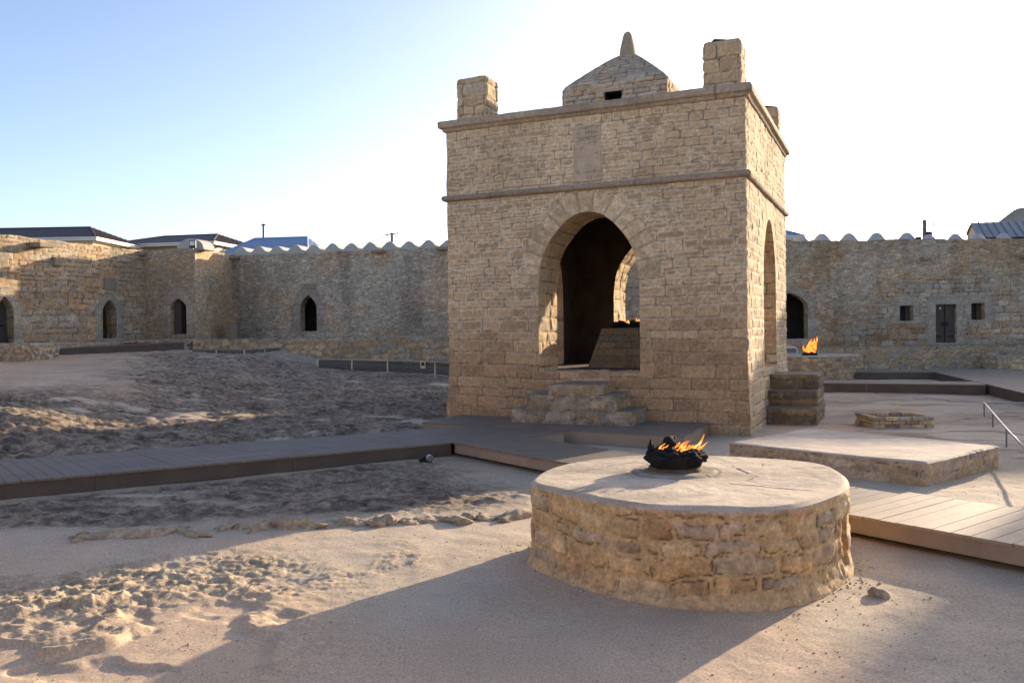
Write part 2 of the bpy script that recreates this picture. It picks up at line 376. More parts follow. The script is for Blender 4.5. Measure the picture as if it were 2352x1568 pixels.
def side_grid(p0, p1, z0, z1, res, fld, holes=(), u_off=0, seed=1, edge=(True, True), prev=None, nxt=None, edge_amp=.012, zres=None, batter=0, toprag=0):
    """one masonry face from p0 to p1 (outside on the right-hand side). returns V, F, C"""
    p0 = np.array(p0, float); p1 = np.array(p1, float); L = np.hypot(*(p1-p0)); t = (p1-p0)/L; n = np.array([t[1], -t[0]])
    nu = max(2, int(round(L/res))+1); nz = max(2, int(round((z1-z0)/(zres or res)))+1)
    U, Z = np.meshgrid(np.linspace(0, L, nu), np.linspace(z0, z1, nz), indexing='ij'); U0, Z0 = U, Z
    sd = np.full(U.shape, 1e3); hb = np.full(U.shape, 1e3)
    for poly in holes:
        xs = [q[0] for q in poly]; zz = [q[1] for q in poly]; mg = .3
        m_ = (U0 > min(xs)-mg) & (U0 < max(xs)+mg) & (Z0 > min(zz)-mg) & (Z0 < max(zz)+mg)
        if not m_.any(): continue
        d, bx, bz = seg_d(U0[m_], Z0[m_], poly)
        sn = np.abs(d) < .72*res
        uu = U[m_]; z_ = Z[m_]; uu[sn] = bx[sn]; z_[sn] = bz[sn]; U[m_] = uu; Z[m_] = z_
        d = np.where(sn, 0, d); k = sd[m_]; sd[m_] = np.where(np.abs(d) < np.abs(k), d, k)
    disp, c = fld(U+u_off, Z)
    hw = sm(0, .035, np.abs(sd)); disp = disp*hw-.004*(1-hw)
    D = disp[..., None]*n; bt = batter*np.clip((1.2-Z)/1.2, 0, 1)
    D = D+bt[..., None]*n
    for k, (on, oth) in enumerate(zip(edge, (prev, nxt))):
        if not on: continue
        du = U if k == 0 else L-U
        wgt = 1-sm(0, .05, du)
        if oth is not None:
            nb = n+np.array(oth); tgt = nb*(-edge_amp*.6+edge_amp*2.2*(fbm(Z*3.1+seed*7.7+k*0, Z*0+3.3, seed+int(round((p0 if k == 0 else p1)[0]*100)), 3)-.6))[..., None]
            tgt = tgt+bt[..., None]*nb
            D = D*(1-wgt[..., None])+tgt*wgt[..., None]
    X = p0[0]+t[0]*U+D[..., 0]; Y = p0[1]+t[1]*U+D[..., 1]
    Zo = Z.copy()
    if toprag:
        Zo = Zo+sm(z1-.3, z1, Z)*(fbm(U*2.2+u_off, U*0, seed+31, 3)-.6)*toprag
    V = np.stack([X, Y, Zo], -1)
    a = np.arange(nu*nz).reshape(nu, nz)
    Fq = np.stack([a[:-1, :-1], a[1:, :-1], a[1:, 1:], a[:-1, 1:]], -1)
    s4 = (sd[:-1, :-1]+sd[1:, :-1]+sd[1:, 1:]+sd[:-1, 1:])
    s4 = np.minimum(np.minimum(sd[:-1, :-1], sd[1:, :-1]), np.minimum(sd[1:, 1:], sd[:-1, 1:]))
    keep = s4 > -1e-9
    return V.reshape(-1, 3), Fq[keep].reshape(-1, 4), c.reshape(-1, 3)
def join(parts):
    V = []; F_ = []; C_ = []; b = 0
    for v, f, c in parts:
        V.append(v); F_.append(f+b); C_.append(c); b += len(v)
    return np.concatenate(V), np.concatenate(F_), np.concatenate(C_)
def grid_faces(nu, nv, wrap=False, flip=False):
    a = np.arange(nu*nv).reshape(nu, nv)
    if wrap: a = np.concatenate([a, a[:1]], 0)
    f = np.stack([a[:-1, :-1], a[1:, :-1], a[1:, 1:], a[:-1, 1:]], -1).reshape(-1, 4)
    return f[:, ::-1] if flip else f
def prism(poly, z0, z1, res, fld, top_col=None, seed=1, cap=True, cap_amp=.012, closed_round=False, lip=.015, edge_amp=.012, batter=0, topfld=None):
    """masonry body on a plan polygon (counter-clockwise); rounded plans use closed_round"""
    poly = [np.array(p, float) for p in poly]; n = len(poly); parts = []
    if closed_round:
        P = np.array(poly); d = np.roll(P, -1, 0)-np.roll(P, 1, 0); d /= np.hypot(d[:, 0], d[:, 1])[:, None]; N_ = np.stack([d[:, 1], -d[:, 0]], 1)
        sl = np.hypot(*(np.roll(P, -1, 0)-P).T); u = np.concatenate([[0], np.cumsum(sl)[:-1]]); Lt = sl.sum()
        nz = int((z1-lip-z0)/res)+1; U, Z = np.meshgrid(u, np.linspace(z0, z1-lip, nz), indexing='ij')
        d1, c1 = fld(U, Z); d2, c2 = fld(U-Lt, Z); bl = sm(Lt-.5, Lt, U); disp = d1*(1-bl)+d2*bl; c = mixc(c1, c2, bl)
        disp = disp*sm(0, .06, z1-Z)
        V = np.stack([P[:, None, 0]+N_[:, None, 0]*disp, P[:, None, 1]+N_[:, None, 1]*disp, Z], -1)
        parts.append((V.reshape(-1, 3), grid_faces(len(P), nz, True), c.reshape(-1, 3))); rim = V[:, -1, :2]
    else:
        N_ = []
        for i in range(n):
            t = poly[(i+1) % n]-poly[i]; t = t/np.hypot(*t); N_.append((t[1], -t[0]))
        off = 0; rim = []
        for i in range(n):
            a, b = poly[i], poly[(i+1) % n]
            v, f, c = side_grid(a, b, z0, z1-lip, res, fld, (), off, seed, (True, True), N_[i-1], N_[(i+1) % n], edge_amp=edge_amp, batter=batter)
            nu = max(2, int(round(np.hypot(*(b-a))/res))+1); rim.append(v.reshape(nu, -1, 3)[:-1, -1, :2])
            parts.append((v, f, c)); off += np.hypot(*(b-a))+.37
        rim = np.concatenate(rim)
    side = join(parts)
    if not cap: return side, None
    cen = rim.mean(0); nr = max(3, int(np.abs(rim-cen).max()/res/1.2)); rr = np.linspace(0, 1, nr)
    XY = cen+(rim-cen)[:, None, :]*rr[None, :, None]; x, y = XY[..., 0], XY[..., 1]
    er = (1-rr)[None, :]*np.hypot(*(rim-cen).T)[:, None]
    if topfld is None:
        h = (fbm(x*3, y*3, seed+40, 4)-.5)*cap_amp*2+(fbm(x*14, y*14, seed+41, 3)-.5)*cap_amp*.6
        c = np.asarray(top_col)*np.ones(x.shape+(3,))*(.82+.36*fbm(x*2.1, y*2.1, seed+42, 4))[..., None]
        c = c*(.88+.24*fbm(x*17, y*17, seed+45, 3))[..., None]
        ed = 1-sm(.0, .09, er+(fbm(x*7, y*7, seed+43, 2)-.5)*.08); c = c*(1-.12*ed[..., None])
    else:
        h, c = topfld(x, y, er)
    h = h*sm(0, .06, er)-lip*(1-sm(0, .035, er))
    V = np.stack([x, y, z1+h], -1)
    V[:, -1, 2] = z1-lip
    top = (V.reshape(-1, 3), grid_faces(len(rim), nr, True, False), c.reshape(-1, 3))
    return side, top
def moulding(poly, prof, res, seed, col, joint=.9, amp=.008):
    """a moulding run round a closed plan polygon (counter-clockwise); prof = [(out, z), ...] from bottom to top"""
    poly = [np.array(p, float) for p in poly]; n = len(poly); N_ = []
    for i in range(n):
        t = poly[(i+1) % n]-poly[i]; t = t/np.hypot(*t); N_.append(np.array([t[1], -t[0]]))
    P = []; Q = []; U = []; u0 = 0
    for i in range(n):
        a, b = poly[i], poly[(i+1) % n]; L = np.hypot(*(b-a)); k = max(2, int(L/res))
        for j in range(k):
            f = j/k; P.append(a+(b-a)*f); Q.append(N_[i] if j else N_[i]+N_[i-1]); U.append(u0+L*f)
        u0 += L
    P = np.array(P); Q = np.array(Q); U = np.array(U); pr = np.array(prof); nv = len(pr)
    ph = (U/joint+.35*fbm(U*.5, U*0, seed, 2)) % 1; jd = np.minimum(ph, 1-ph)*joint
    bi = np.floor(U/joint+.35*fbm(U*.5, U*0, seed, 2)); rb = _h(bi, bi*0+seed, seed)
    uu = U[:, None]*np.ones(nv); vv = np.cumsum(np.concatenate([[0], np.hypot(*np.diff(pr, axis=0).T)]))[None, :]*np.ones(len(U))[:, None]
    d = amp*2*(fbm(uu*7, vv*7, seed+1, 4)-.5)+amp*(rb[:, None]-.5)-.01*(1-sm(0, .018, jd))[:, None]
    out = pr[None, :, 0]+d*np.minimum(1, pr[None, :, 0]/.03)
    V = np.stack([P[:, None, 0]+Q[:, None, 0]*out, P[:, None, 1]+Q[:, None, 1]*out, pr[None, :, 1]+d*.5], -1)
    c = np.asarray(col)*np.ones(uu.shape+(3,))*(.72+.3*rb[:, None]+.36*(fbm(uu*4, vv*9, seed+3, 4)-.3))[..., None]
    c = mixc(c, DARKJ, (1-sm(.002, .012, jd))[:, None]*np.ones(nv)*.8)
    return V.reshape(-1, 3), grid_faces(len(U), nv, True), c.reshape(-1, 3)
def reveal(poly, p0, p1, depth, res, fld, start=.004, back=None, closed=True):
    """the masonry lining of an opening: poly in (u, z) on the wall p0-p1, going depth inwards"""
    p0 = np.array(p0, float); p1 = np.array(p1, float); t = (p1-p0)/np.hypot(*(p1-p0)); n = np.array([t[1], -t[0]])
    pl = np.array(poly, float)
    area = np.sum(pl[:, 0]*np.roll(pl[:, 1], -1)-np.roll(pl[:, 0], -1)*pl[:, 1])
    if area < 0: pl = pl[::-1]
    pts = []
    for i in range(len(pl)):
        a, b = pl[i], pl[(i+1) % len(pl)]; L = np.hypot(*(b-a)); k = max(1, int(round(L/res)))
        pts += [a+(b-a)*j/k for j in range(k)]
    pts = np.array(pts); d = np.roll(pts, -1, 0)-np.roll(pts, 1, 0); d /= np.hypot(d[:, 0], d[:, 1])[:, None]; inn = np.stack([-d[:, 1], d[:, 0]], 1)
    s = np.concatenate([[0], np.cumsum(np.hypot(*(np.roll(pts, -1, 0)-pts).T))[:-1]])
    nv = max(3, int(depth/res)+1); S_, D_ = np.meshgrid(s, np.linspace(start, depth, nv), indexing='ij')
    disp, c = fld(D_+3, S_) ; e = sm(0, .04, D_-start)*sm(0, .04, depth-D_); disp = disp*e
    u = pts[:, None, 0]+inn[:, None, 0]*disp; z = pts[:, None, 1]+inn[:, None, 1]*disp
    V = np.stack([p0[0]+t[0]*u-n[0]*D_, p0[1]+t[1]*u-n[1]*D_, z], -1)
    return V.reshape(-1, 3), grid_faces(len(pts), nv, True, True), c.reshape(-1, 3)

# ------------------------------------------------------------------ the ground
D1A, D1B = np.array([-8.34, 6.95]), np.array([.75, 12.49]); D1D, D1C = np.array([-9.37, 8.64]), np.array([-.60, 13.47])
def terrain(x, y):
    s = (x+9.37)*(-.483)+(y-8.64)*.876
    k = np.interp(x, [-9, -1.5, 2.5], [.037, .016, 0.0]); b = np.interp(x, [-1.5, 2.0], [.11, 0]); q = np.interp(x, [-8.6, -6.9], [.27, 0])
    h = b*sm(-.9, .5, s)+k*np.clip(s, 0, 40)+q*(1-np.exp(-np.clip(s, 0, 40)/2.2))+.22*np.exp(-((x+8.0)/1.3)**2-((y-13.5+.35*(x+8.0))/.9)**2)
    return np.minimum(h, 1.2)*sm(46, 40, np.hypot(x, y))
def kerb_y(x): return 7.17+(x+3.6)*.165+.05*np.sin(x*2.1)
def ground_fields(x, y):
    s = (x+9.37)*(-.483)+(y-8.64)*.876; d1 = (x+8.34)*.52-(y-6.95)*.853
    nz = fbm(x*.55, y*.55, 201, 4); nf = fbm(x*1.9+y*.5, y*2.6, 202, 4)
    mid = sm(.0, .35, d1)*sm(.1, .7, y-kerb_y(x))*sm(.5, -1.2, x+.35*(y-9.5))
    mid = mid*sm(.36, .50, nz*.55+nf*.45+.07)
    back = sm(-.5, .3, s)*sm(3.0, .3, x-(y-15)*.05)*sm(34, 27, y)
    back = back*lerp(1, .22, sm(.40, .50, -x/np.maximum(y, 1)+.12*(nf-.5))*sm(15.5, 19, y))*sm(.28, .44, nz*.4+nf*.6+.03)
    right = sm(4, 7, x)*sm(.50, .62, fbm(x*.5, y*.8, 205, 4))*.35*sm(9, 12, y)
    cx, cy = x+2.75, y-5.75; ca, sa = math.cos(.42), math.sin(.42); ox, oy = cx*ca+cy*sa, -cx*sa+cy*ca
    out = sm(1.0, .45, np.hypot(ox/2.3, oy/.95)+(fbm(x*1.4, y*1.4, 206, 3)-.5)*1.0)
    out2 = sm(.60, .72, fbm(x*1.5+3, y*1.5, 208, 3))*sm(1.0, .3, np.hypot((x+2.5)/2.2, (y-4.7)/1.3))
    return mid, back, right, out, out2, nf
def ground_height(x, y, full=False):
    mid, back, right, out, out2, nf = ground_fields(x, y)
    h = terrain(x, y)
    h = h+(fbm(x*.7, y*.7, 210, 4)-.5)*.05+(fbm(x*7, y*7, 211, 3)-.5)*.010
    st = ridge(x*.9+y*.55, y*2.1-x*.45, 212, 5); st2 = ridge(x*3.2+y*1.2, y*5-x*1.4, 213, 4)
    st3 = ridge(x*8+y*3, y*12-x*3, 251, 4, .6); st4 = fbm(x*22, y*26, 252, 3)
    h = h+mid*(st*.09+st2*.045+st3*.030+st4*.012-.07)+back*(st*.14+st2*.07+st3*.045+st4*.014-.15)+right*(st2*.05+st3*.02)
    cl = ridge(x*1.25+.3*y, y*1.9-.4*x, 215, 5, .6); cl2 = fbm(x*8, y*9, 216, 4)
    cl3 = ridge(x*6+y*2, y*8-x*2, 253, 4, .6)
    cl4 = ridge(x*15+y*5, y*19-x*5, 256, 3, .6)
    h = h+out*(cl*.050+(cl2-.5)*.025+(cl3-.4)*.036+(cl4-.4)*.022-.012)+out2*(cl*.07+(cl2-.5)*.03+(cl3-.4)*.02)
    ft = sm(.60, .74, fbm(x*2.6, y*3.1, 218, 3))*sm(6.8, 4.5, y)*sm(-.2, -1.2, x)
    h = h-ft*.025
    if not full: return h
    sand = np.array([.495, .405, .305]); rock = np.array([.172, .136, .102]); yel = np.array([.47, .37, .25])
    big = fbm(x*.33, y*.33, 220, 4); c = sand*(.80+.4*big)[..., None]*(.90+.2*fbm(x*5, y*5, 221, 4))[..., None]
    c = mixc(c, sand*np.array([1.05, .96, .9]), sm(.5, .65, fbm(x*.5+9, y*.5, 222, 3)))
    rk = mixc(rock*np.ones(x.shape+(3,))*(.62+.75*nf)[..., None], rock*np.array([1.22, 1.12, 1.02]), sm(.40, .6, st3)*.7)
    rk = rk*(.55+.9*sm(.3, .62, fbm(x*7+y*2, y*11, 255, 4)))[..., None]
    rk = mixc(rk, sand*.72, sm(.52, .66, fbm(x*2.4+3, y*3.4, 225, 4))*.55)
    c = mixc(c, rk, np.clip(mid+back*1.05+right, 0, 1)*.92)
    c = mixc(c, yel*(.62+.5*cl2+.35*(cl4-.4))[..., None], np.clip(out*.85+out2*.45, 0, 1)*sm(.30, .5, cl3+.2*cl2))
    cr = sm(.925, .985, 1-np.abs(2*fbm(x*.45+.2*fbm(x*3, y*3, 230, 3), y*.8, 231, 3)-1))*sm(8, 12, y)*sm(3.5, 6, x)
    c = mixc(c, rock, cr*.7)
    return h, c, np.clip(mid+back+right+out*.6+out2*.3, 0, 1)
def build_ground():
    ang = np.concatenate([np.linspace(-180, -44, 46)[:-1], np.linspace(-44, 44, 640), np.linspace(44, 180, 46)[1:-1]])*math.pi/180
    rr = np.concatenate([np.linspace(.02, 2.4, 9)[:-1], 2.4*(48/2.4)**np.linspace(0, 1, 820), [60, 90, 150, 300, 700, 1600]])
    A, Rr = np.meshgrid(ang, rr, indexing='ij'); x = np.sin(A)*Rr; y = np.cos(A)*Rr
    h, c, mk = ground_height(x, y, True); h = np.where(Rr > 47, np.minimum(h, 0)-.0, h); h = h*(1-sm(40, 48, Rr))
    V = np.stack([x, y, h], -1).reshape(-1, 3)
    f = grid_faces(len(ang), len(rr), True, True)
    o = mesh_obj('ground', V, f, M['ground'], col=np.concatenate([c, mk[..., None]], -1).reshape(-1, 4)); o['kind'] = 'structure'
build_ground()
def gz(x, y): return float(ground_height(np.array([float(x)]), np.array([float(y)]))[0])

# ------------------------------------------------------------------ the fire temple
AN = R_(24.27); S = 5.35
TR = np.array([3.709, 13.259]); TT = np.array([math.cos(AN), -math.sin(AN)]); TN = np.array([-math.sin(AN), -math.cos(AN)])
TL = TR-S*TT; TB = TR-S*TN; TK = TL-S*TN; TC = (TL+TB)/2
def tp(u, f): return TL+TT*u+TN*f                              # u along the front, f in front of the front face
UC = 2.70
prof = [(.905, .98), (.905, 2.42), (.88, 2.70), (.835, 2.94), (.75, 3.14), (.63, 3.32), (.45, 3.52), (.28, 3.645), (.14, 3.695), (0, 3.715)]
def smooth_prof(pr, k=5):
    pts = [np.array(p) for p in pr]; out = [pts[0]]
    for i in range(1, len(pts)-1):
        p0, p1, p2, p3 = pts[max(i-1, 1)], pts[i], pts[i+1], pts[min(i+2, len(pts)-1)]
        for j in range(k):
            t = j/k; out.append(.5*((2*p1)+(p2-p0)*t+(2*p0-5*p1+4*p2-p3)*t*t+(3*p1-p0-3*p2+p3)*t**3))
    out.append(pts[-1]); return out
PR = smooth_prof(prof)
def arch(uc, sx=1.0): return [(uc+sx*p[0], p[1]) for p in PR]+[(uc-sx*p[0], p[1]) for p in PR[:-1][::-1]]
temple = thing('fire_temple', 'square sandstone fire temple with four open arches, corner chimneys and a small dome', 'temple', (*TC, 0))
def voussoir(base, poly, seed, w_=.33):
    uc = sum(p[0] for p in poly)/len(poly)
    def fld(U, Z):
        disp, c = base(U, Z); m_ = (np.abs(U-uc) < 1.6) & (Z > 2.2) & (Z < 4.2)
        if not m_.any(): return disp, c
        u, z = U[m_], Z[m_]; sd, bx, bz = seg_d(u, z, poly)
        an = np.arctan2(bx-uc, bz-2.30+.12*np.abs(bx-uc)); k = an/.145+.1*fbm(u*2, z*2, seed, 2); bi = np.floor(k+.5); fr = np.abs(k+.5-bi-.5)
        jd = (.5-fr)*.145*(.75+sd)*1.2
        ww = w_*(.9+.35*_h(bi.astype(int), bi.astype(int)*0+3, seed)); d = np.minimum(jd, np.abs(sd-ww)); ins = (sd < ww) & (bz > 2.45)
        r1 = _h(bi.astype(int), bi.astype(int)*0+1, seed); n1 = fbm(u*9, z*9, seed+2, 4); n2 = fbm(u*28, z*28, seed+3, 3)
        cc = mixc(TAN*.9*np.ones(u.shape+(3,)), PALE, .35+.5*sm(.45, .62, n1))*(.8+.3*r1)[:, None]*(.84+.3*n1)[:, None]
        j = 1-sm(.004, .017, d+(n2-.5)*.006); cc = mixc(cc, DARKJ*1.5, j*.6*sm(.3, .5, n1))
        dd = .006*(r1-.4)-.011*j+.006*(n1-.5)
        D = disp[m_]; D[ins] = dd[ins]; disp[m_] = D; C = c[m_]; C[ins] = cc[ins]; c[m_] = C
        return disp, c
    return fld
# outer walls
def build_temple():
    A_ = arch(UC); B_ = arch(2.72, .95); faces = []
    def weathered(f):
        def g(U, Z):
            d, c = f(U, Z); k = sm(2.3, .6, Z+1.2*(fbm(U*.6, Z*.6, 19, 3)-.5)); return d, mixc(c, c*np.array([.84, .76, .70]), k)
        return g
    ff = voussoir(ashlar((.212, .126), (.52, .31), 11, low=(1.1, 2.8), pale=1.0, rel=.0065, stones=(BROWN, BROWN*1.15, TAN*.9), dark=1.5), A_, 15); ff = weathered(ff)
    fr = voussoir(ashlar((.212, .126), (.48, .30), 21, low=(.3, 1.2), pale=.9, rel=.014, rough=1.5), B_, 25)
    fo = ashlar((.285, .17), (.6, .45), 31)
    nF, nR, nB, nL = TN, TT, -TN, -TT
    faces.append(side_grid(TL, TR, -.25, 5.35, .0195, ff, [A_], 0, 1, prev=nL, nxt=nR, batter=.05))
    faces.append(side_grid(TR, TB, -.25, 5.35, .024, fr, [B_], 0, 1, prev=nF, nxt=nB, batter=.05))
    faces.append(side_grid(TB, TK, -.25, 5.35, .07, fo, [arch(S/2)], 0, 1, prev=nR, nxt=nL, batter=.05))
    faces.append(side_grid(TK, TL, -.25, 5.35, .07, fo, [arch(S/2)], 0, 1, prev=nB, nxt=nF, batter=.05))
    V, F_, C_ = join(faces); mesh_obj('wall', V, F_, M['stone'], temple, col=C_)
    # arch linings
    rf = ashlar((.24, .24), (.45, .45), 41, pale=.35, rel=.022, stones=(BROWN*1.15, TAN*1.1, PALE*.9), rough=1.3)
    parts = [reveal(A_, TL, TR, .9, .028, rf), reveal(B_, TR, TB, .9, .03, rf), reveal(arch(S/2), TB, TK, .9, .035, rf), reveal(arch(S/2), TK, TL, .9, .06, rf)]
    V, F_, C_ = join(parts); mesh_obj('arch_lining', V, F_, M['stone'], temple, col=C_)
    # the chamber: four inner faces, floor and ceiling
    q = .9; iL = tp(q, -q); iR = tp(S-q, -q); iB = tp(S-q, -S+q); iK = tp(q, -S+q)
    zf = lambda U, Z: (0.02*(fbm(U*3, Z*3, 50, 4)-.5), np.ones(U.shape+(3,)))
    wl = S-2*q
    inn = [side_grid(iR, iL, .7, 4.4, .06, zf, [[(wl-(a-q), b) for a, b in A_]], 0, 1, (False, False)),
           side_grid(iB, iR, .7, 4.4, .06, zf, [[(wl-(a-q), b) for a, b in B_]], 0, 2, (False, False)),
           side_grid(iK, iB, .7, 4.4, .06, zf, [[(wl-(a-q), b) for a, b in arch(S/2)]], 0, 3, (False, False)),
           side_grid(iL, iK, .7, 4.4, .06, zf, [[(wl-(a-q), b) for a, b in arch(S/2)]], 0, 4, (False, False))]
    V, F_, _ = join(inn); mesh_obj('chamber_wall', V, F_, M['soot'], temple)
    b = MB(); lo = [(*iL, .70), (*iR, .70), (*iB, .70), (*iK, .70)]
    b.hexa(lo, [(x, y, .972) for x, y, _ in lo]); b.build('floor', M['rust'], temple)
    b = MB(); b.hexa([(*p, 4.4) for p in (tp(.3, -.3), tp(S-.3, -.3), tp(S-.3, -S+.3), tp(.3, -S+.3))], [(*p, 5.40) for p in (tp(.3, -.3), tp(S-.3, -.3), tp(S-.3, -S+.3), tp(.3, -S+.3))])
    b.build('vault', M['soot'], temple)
    sq = [TL, TR, TB, TK]
    V, F_, C_ = moulding(sq, [(-.05, 5.33), (.012, 5.335), (.035, 5.345), (.04, 5.38), (.055, 5.40), (.095, 5.405), (.10, 5.42), (.10, 5.50), (.085, 5.525), (.03, 5.535), (-.5, 5.54), (-S/2, 5.55)], .035, 61, (.39, .31, .225), 1.0)
    mesh_obj('cornice', V, F_, M['stone'], temple, col=C_)
    V, F_, C_ = moulding(sq, [(-.03, 4.07), (.02, 4.075), (.055, 4.09), (.07, 4.12), (.065, 4.155), (.04, 4.18), (-.03, 4.19)], .035, 63, (.33, .26, .19), 1.25, .01)
    mesh_obj('string_course', V, F_, M['stone'], temple, col=C_)
    # chimneys
    cf = ashlar((.2, .2), (.36, .36), 71, pale=.45, rel=.03, rough=1.5)
    def chimney(u0, f0, seed, w_=.6, d_=.55):
        q = [tp(u0, f0), tp(u0+w_, f0), tp(u0+w_, f0-d_), tp(u0, f0-d_)]
        fl = ashlar((.21, .21), (.36, .36), 70+seed, pale=.6, rel=.02, rough=1.6, warpk=1.6)
        (V, F_, C_), top = prism(q, 5.5, 6.29, .022, fl, BROWN*1.2, seed=seed, lip=.03, edge_amp=.022, cap_amp=.02)
        V, F_, C_ = join([(V, F_, C_), top]); o = mesh_obj('chimney', V, F_, M['stone'], temple, col=C_)
        rnd = random.Random(seed); b = MB(); c = (q[0]+q[2])/2
        for k in range(4):
            b.box((c[0]+rnd.uniform(-.1, .1), c[1]+rnd.uniform(-.1, .1), 6.29+.012*k+.01), (rnd.uniform(.07, .16), rnd.uniform(.05, .1), rnd.uniform(.012, .022)), (rnd.uniform(.5, 1), rnd.uniform(-.8, .8)))
        b.build('burner_cap', M['iron'], o)
    chimney(.22, -.03, 1); chimney(4.67, -.06, 2); chimney(4.70, -4.62, 3); chimney(.12, -4.65, 4)
    # dome
    hw = 1.03; cu, cfv = 2.68, -S/2
    pr = [(1.03, 5.50), (1.025, 5.9), (1.02, 6.30), (.98, 6.375), (.90, 6.455), (.775, 6.575), (.64, 6.70), (.50, 6.825), (.365, 6.945), (.24, 7.045), (.15, 7.105), (.10, 7.13)]
    pr = np.array(pr); sl = np.concatenate([[0], np.cumsum(np.hypot(*np.diff(pr, axis=0).T))])
    ss = np.linspace(0, sl[-1], int(sl[-1]/.022)); hh = np.interp(ss, sl, pr[:, 0]); zz = np.interp(ss, sl, pr[:, 1])
    win = [(-.17, 5.96), (.17, 5.96), (.17, 6.16), (-.17, 6.16)]
    parts = []
    for k in range(4):
        ca, sa = math.cos(k*math.pi/2), math.sin(k*math.pi/2)
        nu = 94; Uq, Sq = np.meshgrid(np.linspace(-1, 1, nu), ss, indexing='ij'); H = hh[None, :]*np.ones_like(Uq); Z = zz[None, :]*np.ones_like(Uq)
        fl = ashlar((.115, .115), (.34, .34), 81+k, pale=.6, rel=.024, rough=1.5, stones=(GREY*.95, BROWN*1.1, GREY*1.25))
        disp, c = fl(Uq*H+3+7*k, Sq+.6); up = sm(6.4, 6.6, Z)
        c = mixc(c, c*np.array([.86, .88, .92]), up); ed = sm(0, .05, (1-np.abs(Uq))*H); disp = disp*ed-.02*(1-ed)+.02*(1-ed)*(fbm(Z*9, Z*0+k, 85, 2)-.3)
        o_ = H+disp; lx = Uq*H; P_ = np.stack([lx*ca-o_*sa*0, lx*0, Z], -1)
        # local frame: outward direction k quarter turns from the front
        tdir = TT*ca+(-TN)*sa; odir = TN*ca+TT*sa; cc = tp(cu, cfv)
        X = cc[0]+tdir[0]*lx+odir[0]*o_; Y = cc[1]+tdir[1]*lx+odir[1]*o_
        f = grid_faces(nu, len(ss))
        if k == 0:
            fu = (Uq*H).reshape(-1)[f].mean(1); fz = Z.reshape(-1)[f].mean(1)
            f = f[~((fu > -.17) & (fu < .17) & (fz > 5.96) & (fz < 6.16))]
        parts.append((np.stack([X, Y, Z], -1).reshape(-1, 3), f, c.reshape(-1, 3)))
    V, F_, C_ = join(parts); dome = mesh_obj('dome', V, F_, M['stone'], temple, col=C_)
    c0 = tp(cu, cfv+hw); b = MB(); tt = TT
    q = [tp(cu-.2, cfv+hw-.5), tp(cu+.2, cfv+hw-.5), tp(cu+.2, cfv+hw-.02), tp(cu-.2, cfv+hw-.02)]
    iq = [tp(cu-.175, cfv+hw-.45), tp(cu+.175, cfv+hw-.45), tp(cu+.175, cfv+hw-.015), tp(cu-.175, cfv+hw-.015)]
    for z in (5.955, 6.165): b.add([(*p, z) for p in iq], [(0, 1, 2, 3)])
    b.add([(*iq[0], 5.955), (*iq[1], 5.955), (*iq[1], 6.165), (*iq[0], 6.165)], [(0, 1, 2, 3)])
    b.add([(*iq[0], 5.955), (*iq[3], 5.955), (*iq[3], 6.165), (*iq[0], 6.165)], [(0, 1, 2, 3)])
    b.add([(*iq[1], 5.955), (*iq[2], 5.955), (*iq[2], 6.165), (*iq[1], 6.165)], [(0, 1, 2, 3)])
    b.build('dome_window', M['dark'], dome)
    # finial
    b = MB(); cc = tp(cu, cfv); pf = [(.155, 7.06), (.15, 7.16), (.145, 7.22), (.115, 7.36), (.085, 7.50), (.07, 7.555), (.03, 7.59), (.01, 7.595)]
    V = []
    for h, z in pf:
        for a, bb in ((-1, -1), (0, -1.06), (1, -1), (1.06, 0), (1, 1), (0, 1.06), (-1, 1), (-1.06, 0)):
            p = cc+TT*a*h-TN*bb*h; V.append((*p, z+.006*math.sin(a*5+z*40)))
    F_ = [(i*8+k, i*8+(k+1) % 8, (i+1)*8+(k+1) % 8, (i+1)*8+k) for i in range(len(pf)-1) for k in range(8)]+[tuple(range((len(pf)-1)*8, len(pf)*8))]
    o = mesh_obj('finial', V, np.array(F_[:-1]), M['stone'], dome, col=np.ones((len(V), 3))*np.array([.33, .27, .20])); o.modifiers.new('s', 'SUBSURF').levels = 1
    # inscription tablet: two smooth slabs with worn carved lines
    rnd = random.Random(5); tb = []
    for (z0, z1) in ((4.215, 4.895), (4.905, 5.17)):
        fl = lambda U, Z: (np.zeros(U.shape), np.ones(U.shape+(3,))*np.array([.30, .235, .17])*(.82+.36*fbm(U*5, Z*5, 92, 4))[..., None])
        nu, nz = 56, int((z1-z0)/.0085); U, Z = np.meshgrid(np.linspace(2.475, 2.975, nu), np.linspace(z0, z1, nz), indexing='ij')
        row = (Z-z0)/.098; fr = row-np.floor(row); ink = np.zeros(U.shape)
        for k in range(0 if z0 < 4.5 else 100, int(row.max())+1 if z0 < 4.5 else 103):
            rr = k if z0 < 4.5 else k-100; u = 2.50
            while u < 2.94:
                l_ = rnd.uniform(.018, .05); zc = z0+.03+rr*.098+.04 if z0 < 4.5 else z0+.05+rr*.085
                if rnd.random() < .8: ink = np.maximum(ink, (np.abs(U-u) < .006)*(np.abs(Z-zc) < rnd.uniform(.015, .03))*1.0)
                if rnd.random() < .7: ink = np.maximum(ink, (U > u)*(U < u+l_)*(np.abs(Z-zc-rnd.choice((-.018, 0, .022))) < .006)*1.0)
                u += l_
        ink = ink*sm(.35, .6, fbm(U*6, Z*6, 95, 3)); ed = np.minimum(np.minimum(U-2.475, 2.975-U), np.minimum(Z-z0, z1-Z))
        disp = .018*sm(-.001, .012, ed)-.012*ink+.003*(fbm(U*12, Z*12, 96, 3)-.5)
        p = TL[None, None, :]+TT*U[..., None]+TN*disp[..., None]
